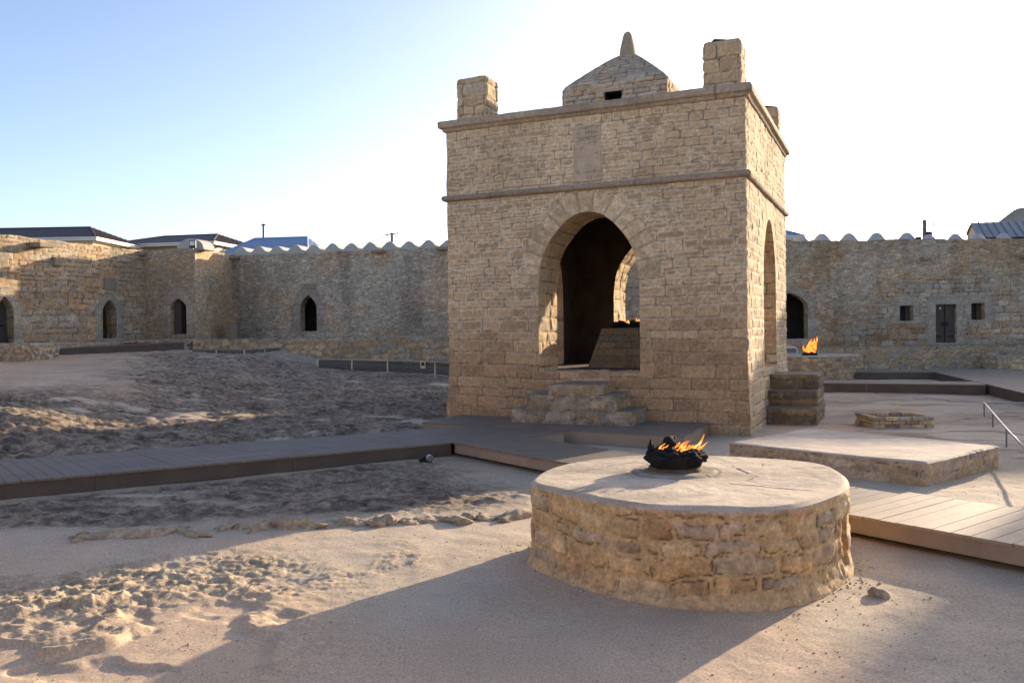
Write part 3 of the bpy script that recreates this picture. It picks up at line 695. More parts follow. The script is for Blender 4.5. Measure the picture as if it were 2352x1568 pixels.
        c = np.array([.47, .375, .27])*(.90+.34*fbm(U*6, Z*6, 97, 4)*.5)[..., None]*(1-.35*ink)[..., None]*np.ones(U.shape+(3,))
        tb.append((np.concatenate([p, Z[..., None]], -1).reshape(-1, 3), grid_faces(nu, nz), c.reshape(-1, 3)))
    V, F_, C_ = join(tb); mesh_obj('inscription_tablet', V, F_, M['cap'], temple, col=C_)
    # front stair: three stacked blocks, steps on both flanks
    fs = fieldstone(.17, .30, 101, rel=.03, stones=(BROWN*.85, TAN*.8, GREY*.9), mortar=GREY*.75)
    tiers = []
    for i, (ua, ub, z0, z1, fo) in enumerate(((1.66, 3.71, -.05, .43, .92), (1.93, 3.44, .38, .67, .905), (2.31, 3.17, .60, .84, .89))):
        q = [tp(ua, fo), tp(ub, fo), tp(ub, .005), tp(ua, .005)]
        (s_), top = prism(q, z0, z1, .022, fs if i < 2 else fieldstone(.2, .34, 103, rel=.02, stones=(BROWN*.9, TAN*.8, GREY*.9), mortar=TAN*.75), GREY*.62, seed=105+i, lip=.012, edge_amp=.012, cap_amp=.008)
        tiers += [s_, top]
    V, F_, C_ = join(tiers); mesh_obj('front_stair', V, F_, M['moss'], temple, col=C_)
    # side stair climbing along the right-hand face
    def rp(w_, o_): return TR-TN*w_+TT*o_
    tiers = []
    fs2 = fieldstone(.15, .42, 111, rel=.02, stones=(BROWN*.5, GREY*.42, BROWN*.65), mortar=BROWN*.4, warp=.6)
    for i, (wa, z0, z1) in enumerate(((1.75, -.1, .31), (2.08, .24, .585), (2.42, .5, .85))):
        q = [rp(wa, .005), rp(wa, .88-.01*i), rp(3.6-.01*i, .88-.01*i), rp(3.6-.01*i, .005)][::-1]
        q = q[::-1] if np.cross(q[1]-q[0], q[2]-q[1]) < 0 else q
        s_, top = prism(q, z0, z1, .024, fs2, GREY*.5, seed=115+i, lip=.02, edge_amp=.02, cap_amp=.012)
        tiers += [s_, top]
    V, F_, C_ = join(tiers); mesh_obj('side_stair', V, F_, M['moss'], temple, col=C_)
build_temple()

# ------------------------------------------------------------------ fires
def tongue(base, tip, r, bend, seed, n=14, k=12, flat=.55):
    rnd = random.Random(seed); b = Vector(base); t = Vector(tip); d = t-b; V = []; F_ = []
    sx = Vector((1, 0, 0)); sy = Vector((0, 1, 0)); ph = rnd.uniform(0, 6)
    for i in range(n):
        f = i/(n-1); p = b+d*f+Vector(bend)*math.sin(math.pi*f)+Vector((math.sin(f*9+ph)*.12*r*2*f, math.cos(f*7+ph)*.1*r*2, 0))
        w_ = r*(math.sin(math.pi*min(1, f*.86+.16))**.8)*(1-f*.55)+.0015
        if i == n-1: w_ = .001
        for j in range(k):
            a = 2*math.pi*j/k+f*1.5; ww = w_*(1+.28*math.sin(3*a+ph+f*8)); V.append(p+sx*math.cos(a)*ww+sy*math.sin(a)*ww*flat)
    for i in range(n-1):
        for j in range(k):
            F_.append((i*k+j, i*k+(j+1) % k, (i+1)*k+(j+1) % k, (i+1)*k+j))
    F_.append(tuple(range(k))[::-1]); return V, F_
def flame(parent, tongues, name='flame'):
    b = MB()
    for i, (ba, ti, r, be) in enumerate(tongues): b.add(*tongue(ba, ti, r, be, i*7+3))
    o = b.build(name, M['flame'], parent, smooth=True); return o

# ------------------------------------------------------------------ round altar in the foreground
def round_plan(pts, n):
    P = np.array(pts, float); P = np.concatenate([P[-3:], P, P[:3]]); t = np.arange(len(P))
    out = []
    for i in range(3, len(P)-3):
        for j in range(8):
            u = j/8; p0, p1, p2, p3 = P[i-1], P[i], P[i+1], P[i+2]
            out.append(.5*((2*p1)+(p2-p0)*u+(2*p0-5*p1+4*p2-p3)*u*u+(3*p1-p0-3*p2+p3)*u**3))
    out = np.array(out); d = np.hypot(*(np.roll(out, -1, 0)-out).T); s = np.concatenate([[0], np.cumsum(d)]); oc = np.concatenate([out, out[:1]])
    ss = np.linspace(0, s[-1], n+1)[:-1]; q = np.stack([np.interp(ss, s, oc[:, 0]), np.interp(ss, s, oc[:, 1])], 1)
    for _ in range(6): q = (np.roll(q, 1, 0)+2*q+np.roll(q, -1, 0))/4
    a = np.sum(q[:, 0]*np.roll(q[:, 1], -1)-np.roll(q[:, 0], -1)*q[:, 1])
    return q if a > 0 else q[::-1]
ALT = [(.13, 6.05), (.15, 6.28), (.22, 6.53), (.37, 6.82), (.54, 7.01), (.74, 7.17), (.95, 7.27), (1.19, 7.33), (1.44, 7.33), (1.7, 7.27), (1.94, 7.17), (2.18, 7.03), (2.36, 6.88),
       (2.46, 6.66), (2.47, 6.42), (2.43, 6.16), (2.34, 5.88), (2.22, 5.66), (2.03, 5.44), (1.84, 5.25), (1.64, 5.13), (1.40, 5.08), (1.12, 5.12), (.83, 5.23), (.60, 5.40), (.41, 5.61), (.27, 5.82)]
CAPC = np.array([.53, .435, .33])
def altar_top(x, y, er):
    h = (fbm(x*2.2, y*2.2, 301, 4)-.5)*.022+(fbm(x*14, y*14, 302, 3)-.5)*.005
    c = CAPC*np.ones(x.shape+(3,))*(.80+.40*fbm(x*1.8, y*1.8, 303, 4))[..., None]*(.88+.24*fbm(x*20, y*20, 304, 3))[..., None]
    st = sm(.60, .72, fbm(x*1.1+3, y*3.2, 305, 4)); c = c*(1-.22*st[..., None])
    wv = fbm(x*2.3, y*2.3, 306, 4)*.7
    cr = np.zeros(x.shape)
    for (x0, y0, x1, y1) in ((1.52, 5.9, 1.77, 6.15), (1.77, 6.15, 1.70, 6.62), (1.52, 5.9, 1.98, 5.62), (1.77, 6.15, 1.98, 6.72), (1.42, 6.2, 1.95, 5.8), (.5, 6.5, 1.0, 6.9)):
        dx, dy = x1-x0, y1-y0; t = np.clip(((x-x0)*dx+(y-y0)*dy)/(dx*dx+dy*dy), 0, 1)
        d = np.hypot(x-x0-t*dx+(wv-.35)*.07, y-y0-t*dy+(fbm(x*3, y*3, 307, 3)-.5)*.09); cr = np.maximum(cr, 1-sm(.003, .011, d))
    c = mixc(c, DARKJ*1.6, cr*.75); h = h-.010*cr
    rr = np.hypot(x-FX, y-FY); sc = 1-sm(.22, .42, rr+(fbm(x*5, y*5, 308, 3)-.5)*.25); c = c*(1-.33*sc)[..., None]
    ri = np.exp(-((rr-.33-(fbm(x*3, y*3, 309, 2)-.5)*.05)/.012)**2); c = c*(1-.4*ri)[..., None]; h = h-.006*ri+.012*(1-sm(.29, .33, rr))
    return h, c
FX, FY = 1.235, 6.44
al = thing('round_altar', 'low round stone altar with a plastered top in the foreground, a fire burning on it', 'altar', (1.3, 6.2, 0))
fa = fieldstone(.122, .24, 311, rel=.016, inset=(.003, .022), stones=(np.array([.55, .355, .17]), np.array([.62, .45, .25]), np.array([.44, .355, .26])), mortar=np.array([.57, .395, .205]), extra=ORANGE*1.15, miss=.05)
def altar_side(U, Z):
    d, c = fa(U, Z); lp = sm(.555, .592, Z); d = d*(1-.75*lp)+.006*lp
    c = mixc(c, CAPC*.93*np.ones(c.shape)*(.85+.3*fbm(U*6, Z*6, 313, 3))[..., None], lp)
    ft = sm(.16, .0, Z); d = d*(1-.55*ft)+ft*ft*.035
    c = mixc(c, np.array([.52, .385, .235])*np.ones(c.shape), ft*.6)
    # broken, shadowed hollow on the right-hand flank
    return d, c
plan = round_plan(ALT, 620)
side, top = prism(plan, -.06, .615, .0118, altar_side, closed_round=True, lip=.022, topfld=altar_top)
# a broken hollow on the right flank of the altar
V, F_, C_ = side
i0 = np.argmin(np.hypot(plan[:, 0]-2.24, plan[:, 1]-5.70)); nz_ = len(V)//len(plan); Vr = V.reshape(len(plan), nz_, 3)
P_ = plan; dd = np.roll(P_, -1, 0)-np.roll(P_, 1, 0); dd /= np.hypot(dd[:, 0], dd[:, 1])[:, None]; NN = np.stack([dd[:, 1], -dd[:, 0]], 1)
arcs = ((np.arange(len(plan))-i0+len(plan)//2) % len(plan)-len(plan)//2)*.0113
hz = Vr[..., 2]; wob = (fbm(hz*5, arcs[:, None]*6+hz*0, 316, 3)-.5)*.12
hol = sm(.085, .035, np.abs(arcs[:, None]+wob*.9-(.25-hz)*.12))*sm(.07, .12, hz)*sm(.44, .38, hz+wob*.5)
Vr[..., :2] -= (NN[:, None, :]*(hol*.17)[..., None])
lump = sm(.16, .0, np.abs(arcs[:, None]))*sm(.40, .46, hz)*sm(.6, .56, hz); Vr[..., :2] += NN[:, None, :]*(lump*.035*(fbm(arcs[:, None]*9+hz*0, hz*9, 317, 3)))[..., None]
C_ = C_*1; V = Vr.reshape(-1, 3)
mesh_obj('masonry_side', V, F_, M['stone'], al, col=C_)
mesh_obj('plaster_top', *top[:2], M['cap'], al, col=top[2])

def fire_pile(root, cx, cy, z, r, n, seed, hgt, sub=2):
    rnd = random.Random(seed); src = None
    for i in range(n):
        a = rnd.uniform(0, 6.283); q = math.sqrt(rnd.random())*r*.82; s = rnd.uniform(.16, .30)*r
        f = 1-q/r; zz = z+s*.4+f*hgt*rnd.uniform(.25, .75)
        V, F_ = rock_mesh((cx+q*math.cos(a), cy+q*math.sin(a), zz), (s, s*.8, s*.8), seed*31+i, sub, .55, .85)
        mesh_obj('coal', V, F_, M['coal'], root, smooth=False)
fr = thing('fire', 'fire of charred rocks in an iron tray on the round altar in the foreground', 'fire', (FX, FY, .62))
b = MB(); V = []; F_ = []
for i, (rr, z) in enumerate(((.20, .60), (.205, .635), (.195, .655), (.05, .655))):
    for k in range(40): a = k*math.pi/20; q = rr*(1+.035*math.sin(3*a+1)+.02*math.sin(7*a)); V.append((FX+q*math.cos(a), FY+q*math.sin(a), z))
F_ = [(i*40+k, i*40+(k+1) % 40, (i+1)*40+(k+1) % 40, (i+1)*40+k) for i in range(3) for k in range(40)]
b.add(V, F_); b.build('hearth_ring', M['rust'], fr, smooth=True)
b = MB(); V = []; F_ = []                                                        # an eight-sided flared iron tray
for rr, z in ((.195, .662), (.228, .722), (.214, .724), (.18, .675)):
    for k in range(8): a = (k+.3)*math.pi/4; V.append((FX+rr*math.cos(a), FY+rr*math.sin(a), z+(.03*max(0, math.sin(k*2.3)) if z > .7 else 0)))
F_ = [(i*8+k, i*8+(k+1) % 8, (i+1)*8+(k+1) % 8, (i+1)*8+k) for i in range(3) for k in range(8)]+[tuple(range(8))[::-1]]
b.add(V, F_); b.build('iron_tray', M['iron'], fr)
fire_pile(fr, FX-.01, FY, .68, .255, 52, 7, .11, 3)
V, F_ = rock_mesh((FX-.185, FY-.02, .80), (.028, .025, .055), 88, 3, .4, 1); mesh_obj('coal', V, F_, M['coal'], fr, smooth=False)
V, F_ = rock_mesh((FX-.03, FY+.02, .845), (.075, .05, .045), 91, 3, .5, 1); mesh_obj('coal', V, F_, M['coal'], fr, smooth=False)
fl = []; rnd = random.Random(4)
for i in range(20):
    bx = FX+.06+rnd.uniform(-.07, .08); by = FY+rnd.uniform(-.06, .05); L = rnd.uniform(.03, .085)
    fl.append(((bx, by, .75+rnd.uniform(0, .03)), (bx+L*rnd.uniform(.5, 1.2), by+.01, .785+L*rnd.uniform(.35, .8)), rnd.uniform(.007, .015), (rnd.uniform(-.015, .02), 0, rnd.uniform(-.01, .012))))
fl += [((FX+.12, FY, .79), (FX+.222, FY, .895), .013, (.02, 0, -.015)), ((FX+.10, FY-.02, .77), (FX+.245, FY-.02, .842), .017, (.01, 0, -.018)), ((FX+.03, FY-.03, .795), (FX+.14, FY-.03, .855), .012, (-.01, 0, .015)),
       ((FX+.06, FY-.03, .76), (FX+.19, FY-.02, .80), .02, (0, 0, -.012)), ((FX+.0, FY-.03, .77), (FX+.15, FY-.02, .80), .012, (0, 0, .02))]
flame(fr, fl)
flame(fr, [((FX-.125, FY-.02, .775), (FX-.07, FY-.02, .835), .011, (-.01, 0, .005)), ((FX-.13, FY-.02, .772), (FX-.085, FY-.03, .81), .012, (.01, 0, 0)), ((FX-.122, FY-.02, .77), (FX-.05, FY-.03, .822), .010, (0, 0, 0)), ((FX-.14, FY-.02, .775), (FX-.06, FY-.02, .79), .012, (0, 0, 0))])

# altar inside the temple
ia = thing('inner_altar', 'square tapering stone altar inside the fire temple, flames along its top edge', 'altar', (*TC, .98))
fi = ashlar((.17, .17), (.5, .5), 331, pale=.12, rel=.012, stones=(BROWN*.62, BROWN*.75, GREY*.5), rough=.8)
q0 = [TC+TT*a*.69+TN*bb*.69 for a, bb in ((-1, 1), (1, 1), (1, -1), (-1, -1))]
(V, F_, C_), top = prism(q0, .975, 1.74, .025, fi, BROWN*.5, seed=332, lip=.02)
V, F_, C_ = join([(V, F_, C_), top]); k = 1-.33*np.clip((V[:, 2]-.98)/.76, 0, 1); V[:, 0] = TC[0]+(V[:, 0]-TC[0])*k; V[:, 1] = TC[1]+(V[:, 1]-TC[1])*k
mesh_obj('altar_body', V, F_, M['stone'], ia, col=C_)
f2 = thing('fire', 'fire on blackened rocks burning inside the temple arch', 'fire', (*TC, 1.73))
fire_pile(f2, TC[0], TC[1], 1.72, .40, 20, 17, .10)
rnd = random.Random(12)
for a0, k, top_ in ((-.30, 5, .09), (-.10, 6, .10), (.12, 7, .13), (.34, 6, .12)):
    fl = []; bb0 = rnd.uniform(-.12, .12)
    for i in range(k):
        a = a0+rnd.uniform(-.045, .045); p = TC+TT*a+TN*(bb0+rnd.uniform(-.03, .03)); hh = top_*rnd.uniform(.5, 1.1)
        fl.append(((p[0], p[1], 1.755), (p[0]+rnd.uniform(0, .06), p[1], 1.80+hh), rnd.uniform(.024, .036), (rnd.uniform(-.02, .02), 0, 0)))
    flame(f2, fl)

# ------------------------------------------------------------------ rectangular platform and the rear altar
pl = thing('stone_platform', 'low rectangular stone platform with a pale plastered top beside the plank walkway', 'platform', (4.2, 10.4, 0))
fp = fieldstone(.13, .36, 341, rel=.018, stones=(BROWN, TAN*.9, GREY*.9), mortar=np.array([.42, .325, .225]), warp=.7)
def plat_top(x, y, er):
    h = (fbm(x*1.5, y*1.5, 343, 4)-.5)*.025; c = np.array([.56, .475, .385])*np.ones(x.shape+(3,))*(.82+.36*fbm(x*1.3, y*2.6, 344, 4))[..., None]*(.9+.2*fbm(x*14, y*14, 345, 3))[..., None]
    s_ = sm(.62, .75, fbm(x*.8, y*4, 346, 4)); c = c*(1-.18*s_[..., None])
    d = np.abs((x-2.9)*.50+(y-10.75)*.866+(fbm(x*1.5, y*1.5, 347, 3)-.5)*.12+.18); c = c*(1-.3*(1-sm(.006, .02, d)))[..., None]
    return h, c
s_, t_ = prism([(2.72, 10.63), (4.35, 8.84), (5.80, 10.05), (4.20, 12.08)], -.08, .262, .02, fp, seed=348, lip=.014, edge_amp=.010, topfld=plat_top)
mesh_obj('masonry_side', s_[0], s_[1], M['stone'], pl, col=s_[2]); mesh_obj('plaster_top', t_[0], t_[1], M['cap'], pl, col=t_[2])

ra = thing('round_altar', 'rear round stone altar standing before the right courtyard wall, a tall flame on it', 'altar', (9.85, 28.5, 0))
c2 = [(9.85+1.78*math.cos(k*.2618)*(1+.03*math.sin(k*2)), 28.5+1.78*math.sin(k*.2618)) for k in range(24)]
fra = rubble(.34, .14, 351, rel=.05, stones=(BROWN, np.array([.31, .22, .165]), TAN*.85), mdark=.6)
s_, t_ = prism(round_plan(c2, 300), -.15, .785, .036, fra, top_col=GREY*1.25, seed=352, closed_round=True, lip=.03)
mesh_obj('masonry_side', s_[0], s_[1], M['farstone'], ra, col=s_[2]); mesh_obj('plaster_top', t_[0], t_[1], M['cap'], ra, col=t_[2])
f3 = thing('fire', 'tall flame on a heap of black rocks on the rear round altar', 'fire', (9.72, 27.6, .78))
fire_pile(f3, 9.72, 27.6, .77, .30, 14, 27, .12)
fl = []; rnd = random.Random(9)
for i in range(16):
    a = rnd.uniform(-.12, .16); hh = rnd.uniform(.18, .5); fl.append(((9.74+a, 27.6+rnd.uniform(-.06, .06), .86), (9.76+a*.6+hh*.3, 27.6, .90+hh), rnd.uniform(.035, .065), (rnd.uniform(-.07, .07), 0, 0)))
fl += [((9.56, 27.55, .92), (9.52, 27.55, 1.13), .045, (-.02, 0, 0)), ((9.84, 27.6, 1.05), (9.98, 27.6, 1.42), .045, (.05, 0, 0)), ((9.74, 27.6, .88), (9.84, 27.6, 1.36), .085, (-.08, 0, 0))]
flame(f3, fl)
rb = thing('stone_bench', 'weathered stone block bench at the right edge, before the courtyard wall', 'bench', (19.4, 31.9, 0))
s_, t_ = prism([(17.95, 31.25), (21.2, 31.0), (21.3, 32.3), (18.1, 32.5)], -.2, .55, .05, rubble(.4, .2, 361, rel=.05), top_col=GREY, seed=362, lip=.04, edge_amp=.05)
V, F_, C_ = join([s_, t_]); mesh_obj('masonry_body', V, F_, M['farstone'], rb, col=C_)
lb = thing('stone_block', 'rough rubble stone block at the left edge below the arched wooden door', 'block', (-15.3, 25.9, .8))
s_, t_ = prism([(-17.6, 25.2), (-14.22, 25.0), (-14.25, 26.6), (-17.6, 27.2)], .4, 1.53, .04, rubble(.28, .17, 371, rel=.06, stones=(GREY*1.05, GREY*.85, TAN*.9)), top_col=GREY*.95, seed=372, lip=.05, edge_amp=.05)
V, F_, C_ = join([s_, t_]); mesh_obj('masonry_body', V, F_, M['farstone'], lb, col=C_)

# small brick well rim
wl_ = thing('brick_well', 'small square well rim of old bricks on the bare ground beside the temple', 'well', (6.5, 14.45, 0))
b = MB(); rnd = random.Random(3); A0 = np.array([6.0, 14.06]); ex = np.array([.998, -.06]); ey = np.array([.06, .998]); brick_c = []
for k in range(3):
    z = .03+k*.064
    for (o, d, L) in ((A0, ex, 1.0), (A0+ex*1.0, ey, .88), (A0+ex*1.0+ey*.88, -ex, 1.0), (A0+ey*.88, -ey, .88)):
        x = .0+(.11 if k % 2 else 0)
        while x < L-.09:
            l_ = min(.215, L-x); c = o+d*(x+l_/2)+np.array([-d[1], d[0]])*(.055+rnd.uniform(-.008, .008))
            if not (k == 2 and rnd.random() < .10): b.box((*c, z+rnd.uniform(-.002, .002)), (l_/2-.005, .05, .029), d+np.array([rnd.uniform(-.02, .02), rnd.uniform(-.02, .02)]))
            x += l_
nf = len(b.f)
cc = []
rs = random.Random(8)
for i in range(len(b.v)//8):
    base = rs.choice((BROWN*1.25, TAN*1.05, GREY*1.25, np.array([.36, .26, .19]), BROWN*.95)); cc += [base*rs.uniform(.8, 1.15)]*8
o = mesh_obj('brickwork', b.v, b.f, M['stone'], wl_, col=np.array(cc), smooth=False); bevel(o, .006, 2)

# ------------------------------------------------------------------ plank walkways
def boards(root, A, B, C, D, z, bw=.138, th=.024, seed=1, z2=None, name='deck_boards', m='board'):
    A, B, C, D = [np.array(p, float) for p in (A, B, C, D)]; L = (np.hypot(*(B-A))+np.hypot(*(C-D)))/2; n = max(1, int(round(L/bw))); b = MB(); rnd = random.Random(seed)
    for k in range(n):
        f0 = (k+.022)/n; f1 = (k+.978)/n; zz = z+rnd.uniform(-.0015, .0015); e = rnd.uniform(-.004, .004)
        zz += (z2-z)*(f0+f1)/2 if z2 is not None else 0
        q = [A+(B-A)*f0, A+(B-A)*f1, D+(C-D)*f1, D+(C-D)*f0]
        nn = (q[3]-q[0])/np.hypot(*(q[3]-q[0])); q[0] = q[0]-nn*(.016+e); q[1] = q[1]-nn*(.016+e); q[2] = q[2]+nn*.016; q[3] = q[3]+nn*.016
        b.hexa([(*p, zz-th) for p in q], [(*p, zz) for p in q])
    o = b.build(name, M[m], root); return o
def fascia(root, pts, z, drop, th=.022, z2=None, seed=1, name='fascia', m='fascia'):
    b = MB(); rnd = random.Random(seed)
    for i in range(len(pts)-1):
        a = np.array(pts[i], float); c = np.array(pts[i+1], float); L = np.hypot(*(c-a)); k = max(1, int(round(L/2.4))); d = (c-a)/L
        for j in range(k):
            p = a+(c-a)*(j/k)+d*.002; q = a+(c-a)*((j+1)/k)-d*.002; za = z+((z2-z)*j/k if z2 is not None else 0); zb = z+((z2-z)*(j+1)/k if z2 is not None else 0)
            n_ = np.array([-d[1], d[0]])*th
            dr = drop
            b.hexa([(*p, za-dr), (*q, zb-dr), (*(q+n_), zb-dr), (*(p+n_), za-dr)], [(*p, za-.026), (*q, zb-.026), (*(q+n_), zb-.026), (*(p+n_), za-.026)])
    return b.build(name, M[m], root)
GRP = 'plank walkways of the courtyard'
dk = thing('plank_walkway', 'long grey plank walkway running from the left edge to the temple front', 'walkway', (-4, 9.9, 0), GRP)
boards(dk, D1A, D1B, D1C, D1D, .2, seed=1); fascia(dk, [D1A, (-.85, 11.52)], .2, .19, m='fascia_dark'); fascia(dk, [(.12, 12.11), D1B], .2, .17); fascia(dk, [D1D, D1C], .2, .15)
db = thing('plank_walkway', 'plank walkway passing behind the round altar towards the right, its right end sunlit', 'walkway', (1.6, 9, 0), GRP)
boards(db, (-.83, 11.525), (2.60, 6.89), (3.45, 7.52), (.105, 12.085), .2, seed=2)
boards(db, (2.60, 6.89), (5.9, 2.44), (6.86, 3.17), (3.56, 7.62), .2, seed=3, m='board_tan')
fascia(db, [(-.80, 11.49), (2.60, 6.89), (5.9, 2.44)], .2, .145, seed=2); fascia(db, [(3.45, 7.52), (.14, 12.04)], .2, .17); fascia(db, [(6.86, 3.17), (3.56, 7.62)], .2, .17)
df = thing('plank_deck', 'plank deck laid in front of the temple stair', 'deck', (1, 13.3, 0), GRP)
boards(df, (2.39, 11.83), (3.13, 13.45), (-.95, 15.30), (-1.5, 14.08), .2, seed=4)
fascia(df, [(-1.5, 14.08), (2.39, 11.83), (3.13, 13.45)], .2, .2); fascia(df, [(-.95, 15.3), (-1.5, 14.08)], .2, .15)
dr_ = thing('plank_walkway', 'wide grey plank walkway along the right side, beyond the low handrail', 'walkway', (12.5, 22, 0), GRP)
boards(dr_, (9.9, 14.4), (13.85, 28.5), (16.6, 27.8), (12.6, 13.6), .25, seed=5); fascia(dr_, [(13.85, 28.5), (9.9, 14.4)], .25, .25, m='fascia_dark')
d3 = thing('plank_walkway', 'dark edged plank strip crossing behind the brick well', 'walkway', (9, 22.2, 0), GRP)
boards(d3, (6.6, 22.68), (11.55, 20.58), (11.9, 21.7), (7.05, 23.75), .25, seed=6); fascia(d3, [(6.6, 22.68), (11.55, 20.58)], .25, .27, m='fascia_dark')
d4 = thing('plank_walkway', 'far plank strip at the foot of the right courtyard wall', 'walkway', (11.6, 27.3, 0), GRP)
boards(d4, (8.0, 27.95), (13.35, 26.6), (13.6, 27.7), (8.3, 29.1), .25, seed=7); fascia(d4, [(8.0, 27.95), (13.35, 26.6)], .25, .3, m='fascia_dark')
d5 = thing('plank_ramp', 'grey panelled plank ramp below the left courtyard wall with a dark red end panel', 'ramp', (-13, 29, .9), GRP)
P1 = np.array([-15.45, 27.5]); P2 = np.array([-12.3, 31.6]); nn = np.array([-(P2-P1)[1], (P2-P1)[0]])/np.hypot(*(P2-P1))
boards(d5, P1, P2, P2+nn*1.1, P1+nn*1.1, 1.31, seed=8, z2=1.46); fascia(d5, [P1, P2], 1.31, .36, m='fascia_dark', z2=1.46)
b = MB(); a_ = Py(286, 795.5, 31.2); c_ = Py(354, 794, 32.2); b.bar((a_[0], a_[1], a_[2]+.075), (c_[0], c_[1], c_[2]+.065), .03, .13); b.build('red_panel', M['red'], d5)

# ------------------------------------------------------------------ courtyard walls and their cells
G_LEFT = dict(stones=(GREY, TAN*.95, BROWN), mortar=PALE*.95)
def ogee(uc, w_, z0, z1, spring=.62):
    h = z1-z0; zs = z0+h*spring; r = []
    for t in np.linspace(0, 1, 7): r.append((w_/2*(1-t**1.9), zs+(z1-zs)*(t**.9)))
    return [(uc+w_/2, z0)]+[(uc+a, z) for a, z in r]+[(uc-a, z) for a, z in r[:-1][::-1]]+[(uc-w_/2, z0)]
def rect(u0, u1, z0, z1): return [(u0, z0), (u1, z0), (u1, z1), (u0, z1)]
def aged(fld, holes, seed, tone):
    def g(U, Z):
        d, c = fld(U, Z); m_ = fbm(U*.28, Z*.45, seed+60, 4); c = c*(.72+.56*m_)[..., None]
        st = sm(.55, .75, fbm(U*1.6, Z*.16, seed+61, 4)); c = c*(1-.22*st[..., None]); c = mixc(c, c*np.array([1.1, .98, .88]), sm(.5, .65, fbm(U*.6+4, Z*.9, seed+62, 3)))
        for poly in holes:
            xs = [q[0] for q in poly]; zz = [q[1] for q in poly]; w_ = max(xs)-min(xs); uc = (max(xs)+min(xs))/2
            near = (np.abs(U-uc) < w_/2+.6) & (Z > min(zz)-.1) & (Z < max(zz)+.7)
            if not near.any(): continue
            sd, bx, bz = seg_d(U[near], Z[near], poly); u = U[near]; z = Z[near]
            row = np.floor(z/.42); wd = .26+.16*_h(row, row*0+int(seed), seed); k = (sd < wd)*(sd > -1)*1.0
            fr = z/.42-row; j = sm(.035, .0, np.minimum(fr, 1-fr)*.42)*.7+sm(.03, .0, np.abs(sd-wd))*.7
            cc = tone*np.ones(u.shape+(3,))*(.80+.4*fbm(u*3, z*3, seed+63, 4))[:, None]*(.86+.28*_h(row, row*0+7+(u > uc), seed))[:, None]
            cc = mixc(cc, DARKJ, np.clip(j, 0, 1)*.6); D = d[near]; D = D*(1-k)+k*(.012-.02*np.clip(j, 0, 1)); d[near] = D
            C = c[near]; C = mixc(C, cc, k); c[near] = C
        return d, c
    return g
def wall_face(root, p0, p1, z0, z1, fld, holes, res=.05, depth=.5, cave=1.5, seed=1, nb=(None, None), lining=None):
    fld = aged(fld, holes, seed, GREY*.82+TAN*.06)
    V, F_, C_ = side_grid(p0, p1, z0, z1, res, fld, holes, 0, seed, (nb[0] is not None, nb[1] is not None), nb[0], nb[1], edge_amp=.03, toprag=.10)
    o = mesh_obj('wall', V, F_, M['farstone'], root, col=C_)
    lf = ashlar((.3, .3), (.5, .5), seed+40, pale=.2, rel=.02, stones=(GREY*.95, TAN*.8, BROWN))
    for h in holes:
        V, F_, C_ = reveal(h, p0, p1, depth, .06, lining or lf); mesh_obj('door_lining', V, F_, M['farstone'], o, col=C_)
    return o
def inset(root, p0, p1, poly, d, m, name, thick=.05, grow=.03):
    p0 = np.array(p0, float); t = np.array(p1, float)-p0; t /= np.hypot(*t); n = np.array([t[1], -t[0]])
    uc = sum(q[0] for q in poly)/len(poly); zc = sum(q[1] for q in poly)/len(poly)
    pl = [(u+(grow if u > uc else -grow), z+(grow if z > zc else -grow)) for u, z in poly]; k = len(pl)
    V = [(*(p0+t*u-n*d), z) for u, z in pl]+[(*(p0+t*u-n*(d+thick)), z) for u, z in pl]
    F_ = [tuple(range(k)), tuple(range(2*k-1, k-1, -1))]+[(i, k+i, k+(i+1) % k, (i+1) % k) for i in range(k)]
    return mesh_obj(name, V, F_, m, root, smooth=False)
def cell_body(root, p0, p1, front, back, z0, z1, roof=True):
    """the dark rooms behind a wall and the roof over them"""
    p0 = np.array(p0, float); p1 = np.array(p1, float); t = (p1-p0)/np.hypot(*(p1-p0)); n = np.array([t[1], -t[0]])
    q = lambda u, d: p0+t*u-n*d; L = np.hypot(*(p1-p0)); b = MB()
    f = [q(.05, front), q(L-.05, front), q(L-.05, back), q(.05, back)]; b.hexa([(*p, z0) for p in f], [(*p, z1-.16) for p in f]); b.build('cell', M['dark'], root)
    b = MB(); f = [q(0, .06), q(L, .06), q(L, back+.1), q(0, back+.1)]; b.hexa([(*p, z1-.155) for p in f], [(*p, z1-.02) for p in f]); b.build('roof', M['plaster'], root)
def vaults(root, p0, p1, us, w_, hgt, base, z, back, setb=.12, bell=True, sharp=1.25, depth=None):
    p0 = np.array(p0, float); t = np.array(p1, float)-p0; t /= np.hypot(*t); n = np.array([t[1], -t[0]])
    for i, u in enumerate(us):
        N_ = 20; k = 1+.06*math.sin(i*2.7); prf = []
        for j in range(N_+1):
            f = j/N_*2-1; zz = (math.cos(f*math.pi)*.5+.5)**(1/sharp if bell else .5) if bell else math.sqrt(max(0, 1-f*f)); prf.append((u+f*w_/2*(.995), z+base+hgt*k*zz))
        V = []
        for d in (setb, back):
            V += [(*(p0+t*a-n*d), zz) for a, zz in prf]+[(*(p0+t*(u+w_/2*.995)-n*d), z-.02), (*(p0+t*(u-w_/2*.995)-n*d), z-.02)]
        m = N_+3; F_ = [tuple(range(m))[::-1], tuple(range(m, 2*m))]+[(j, (j+1) % m, m+(j+1) % m, m+j) for j in range(m)]
        o = mesh_obj('roof_vault', V, F_, M['plaster'], root, smooth=False)
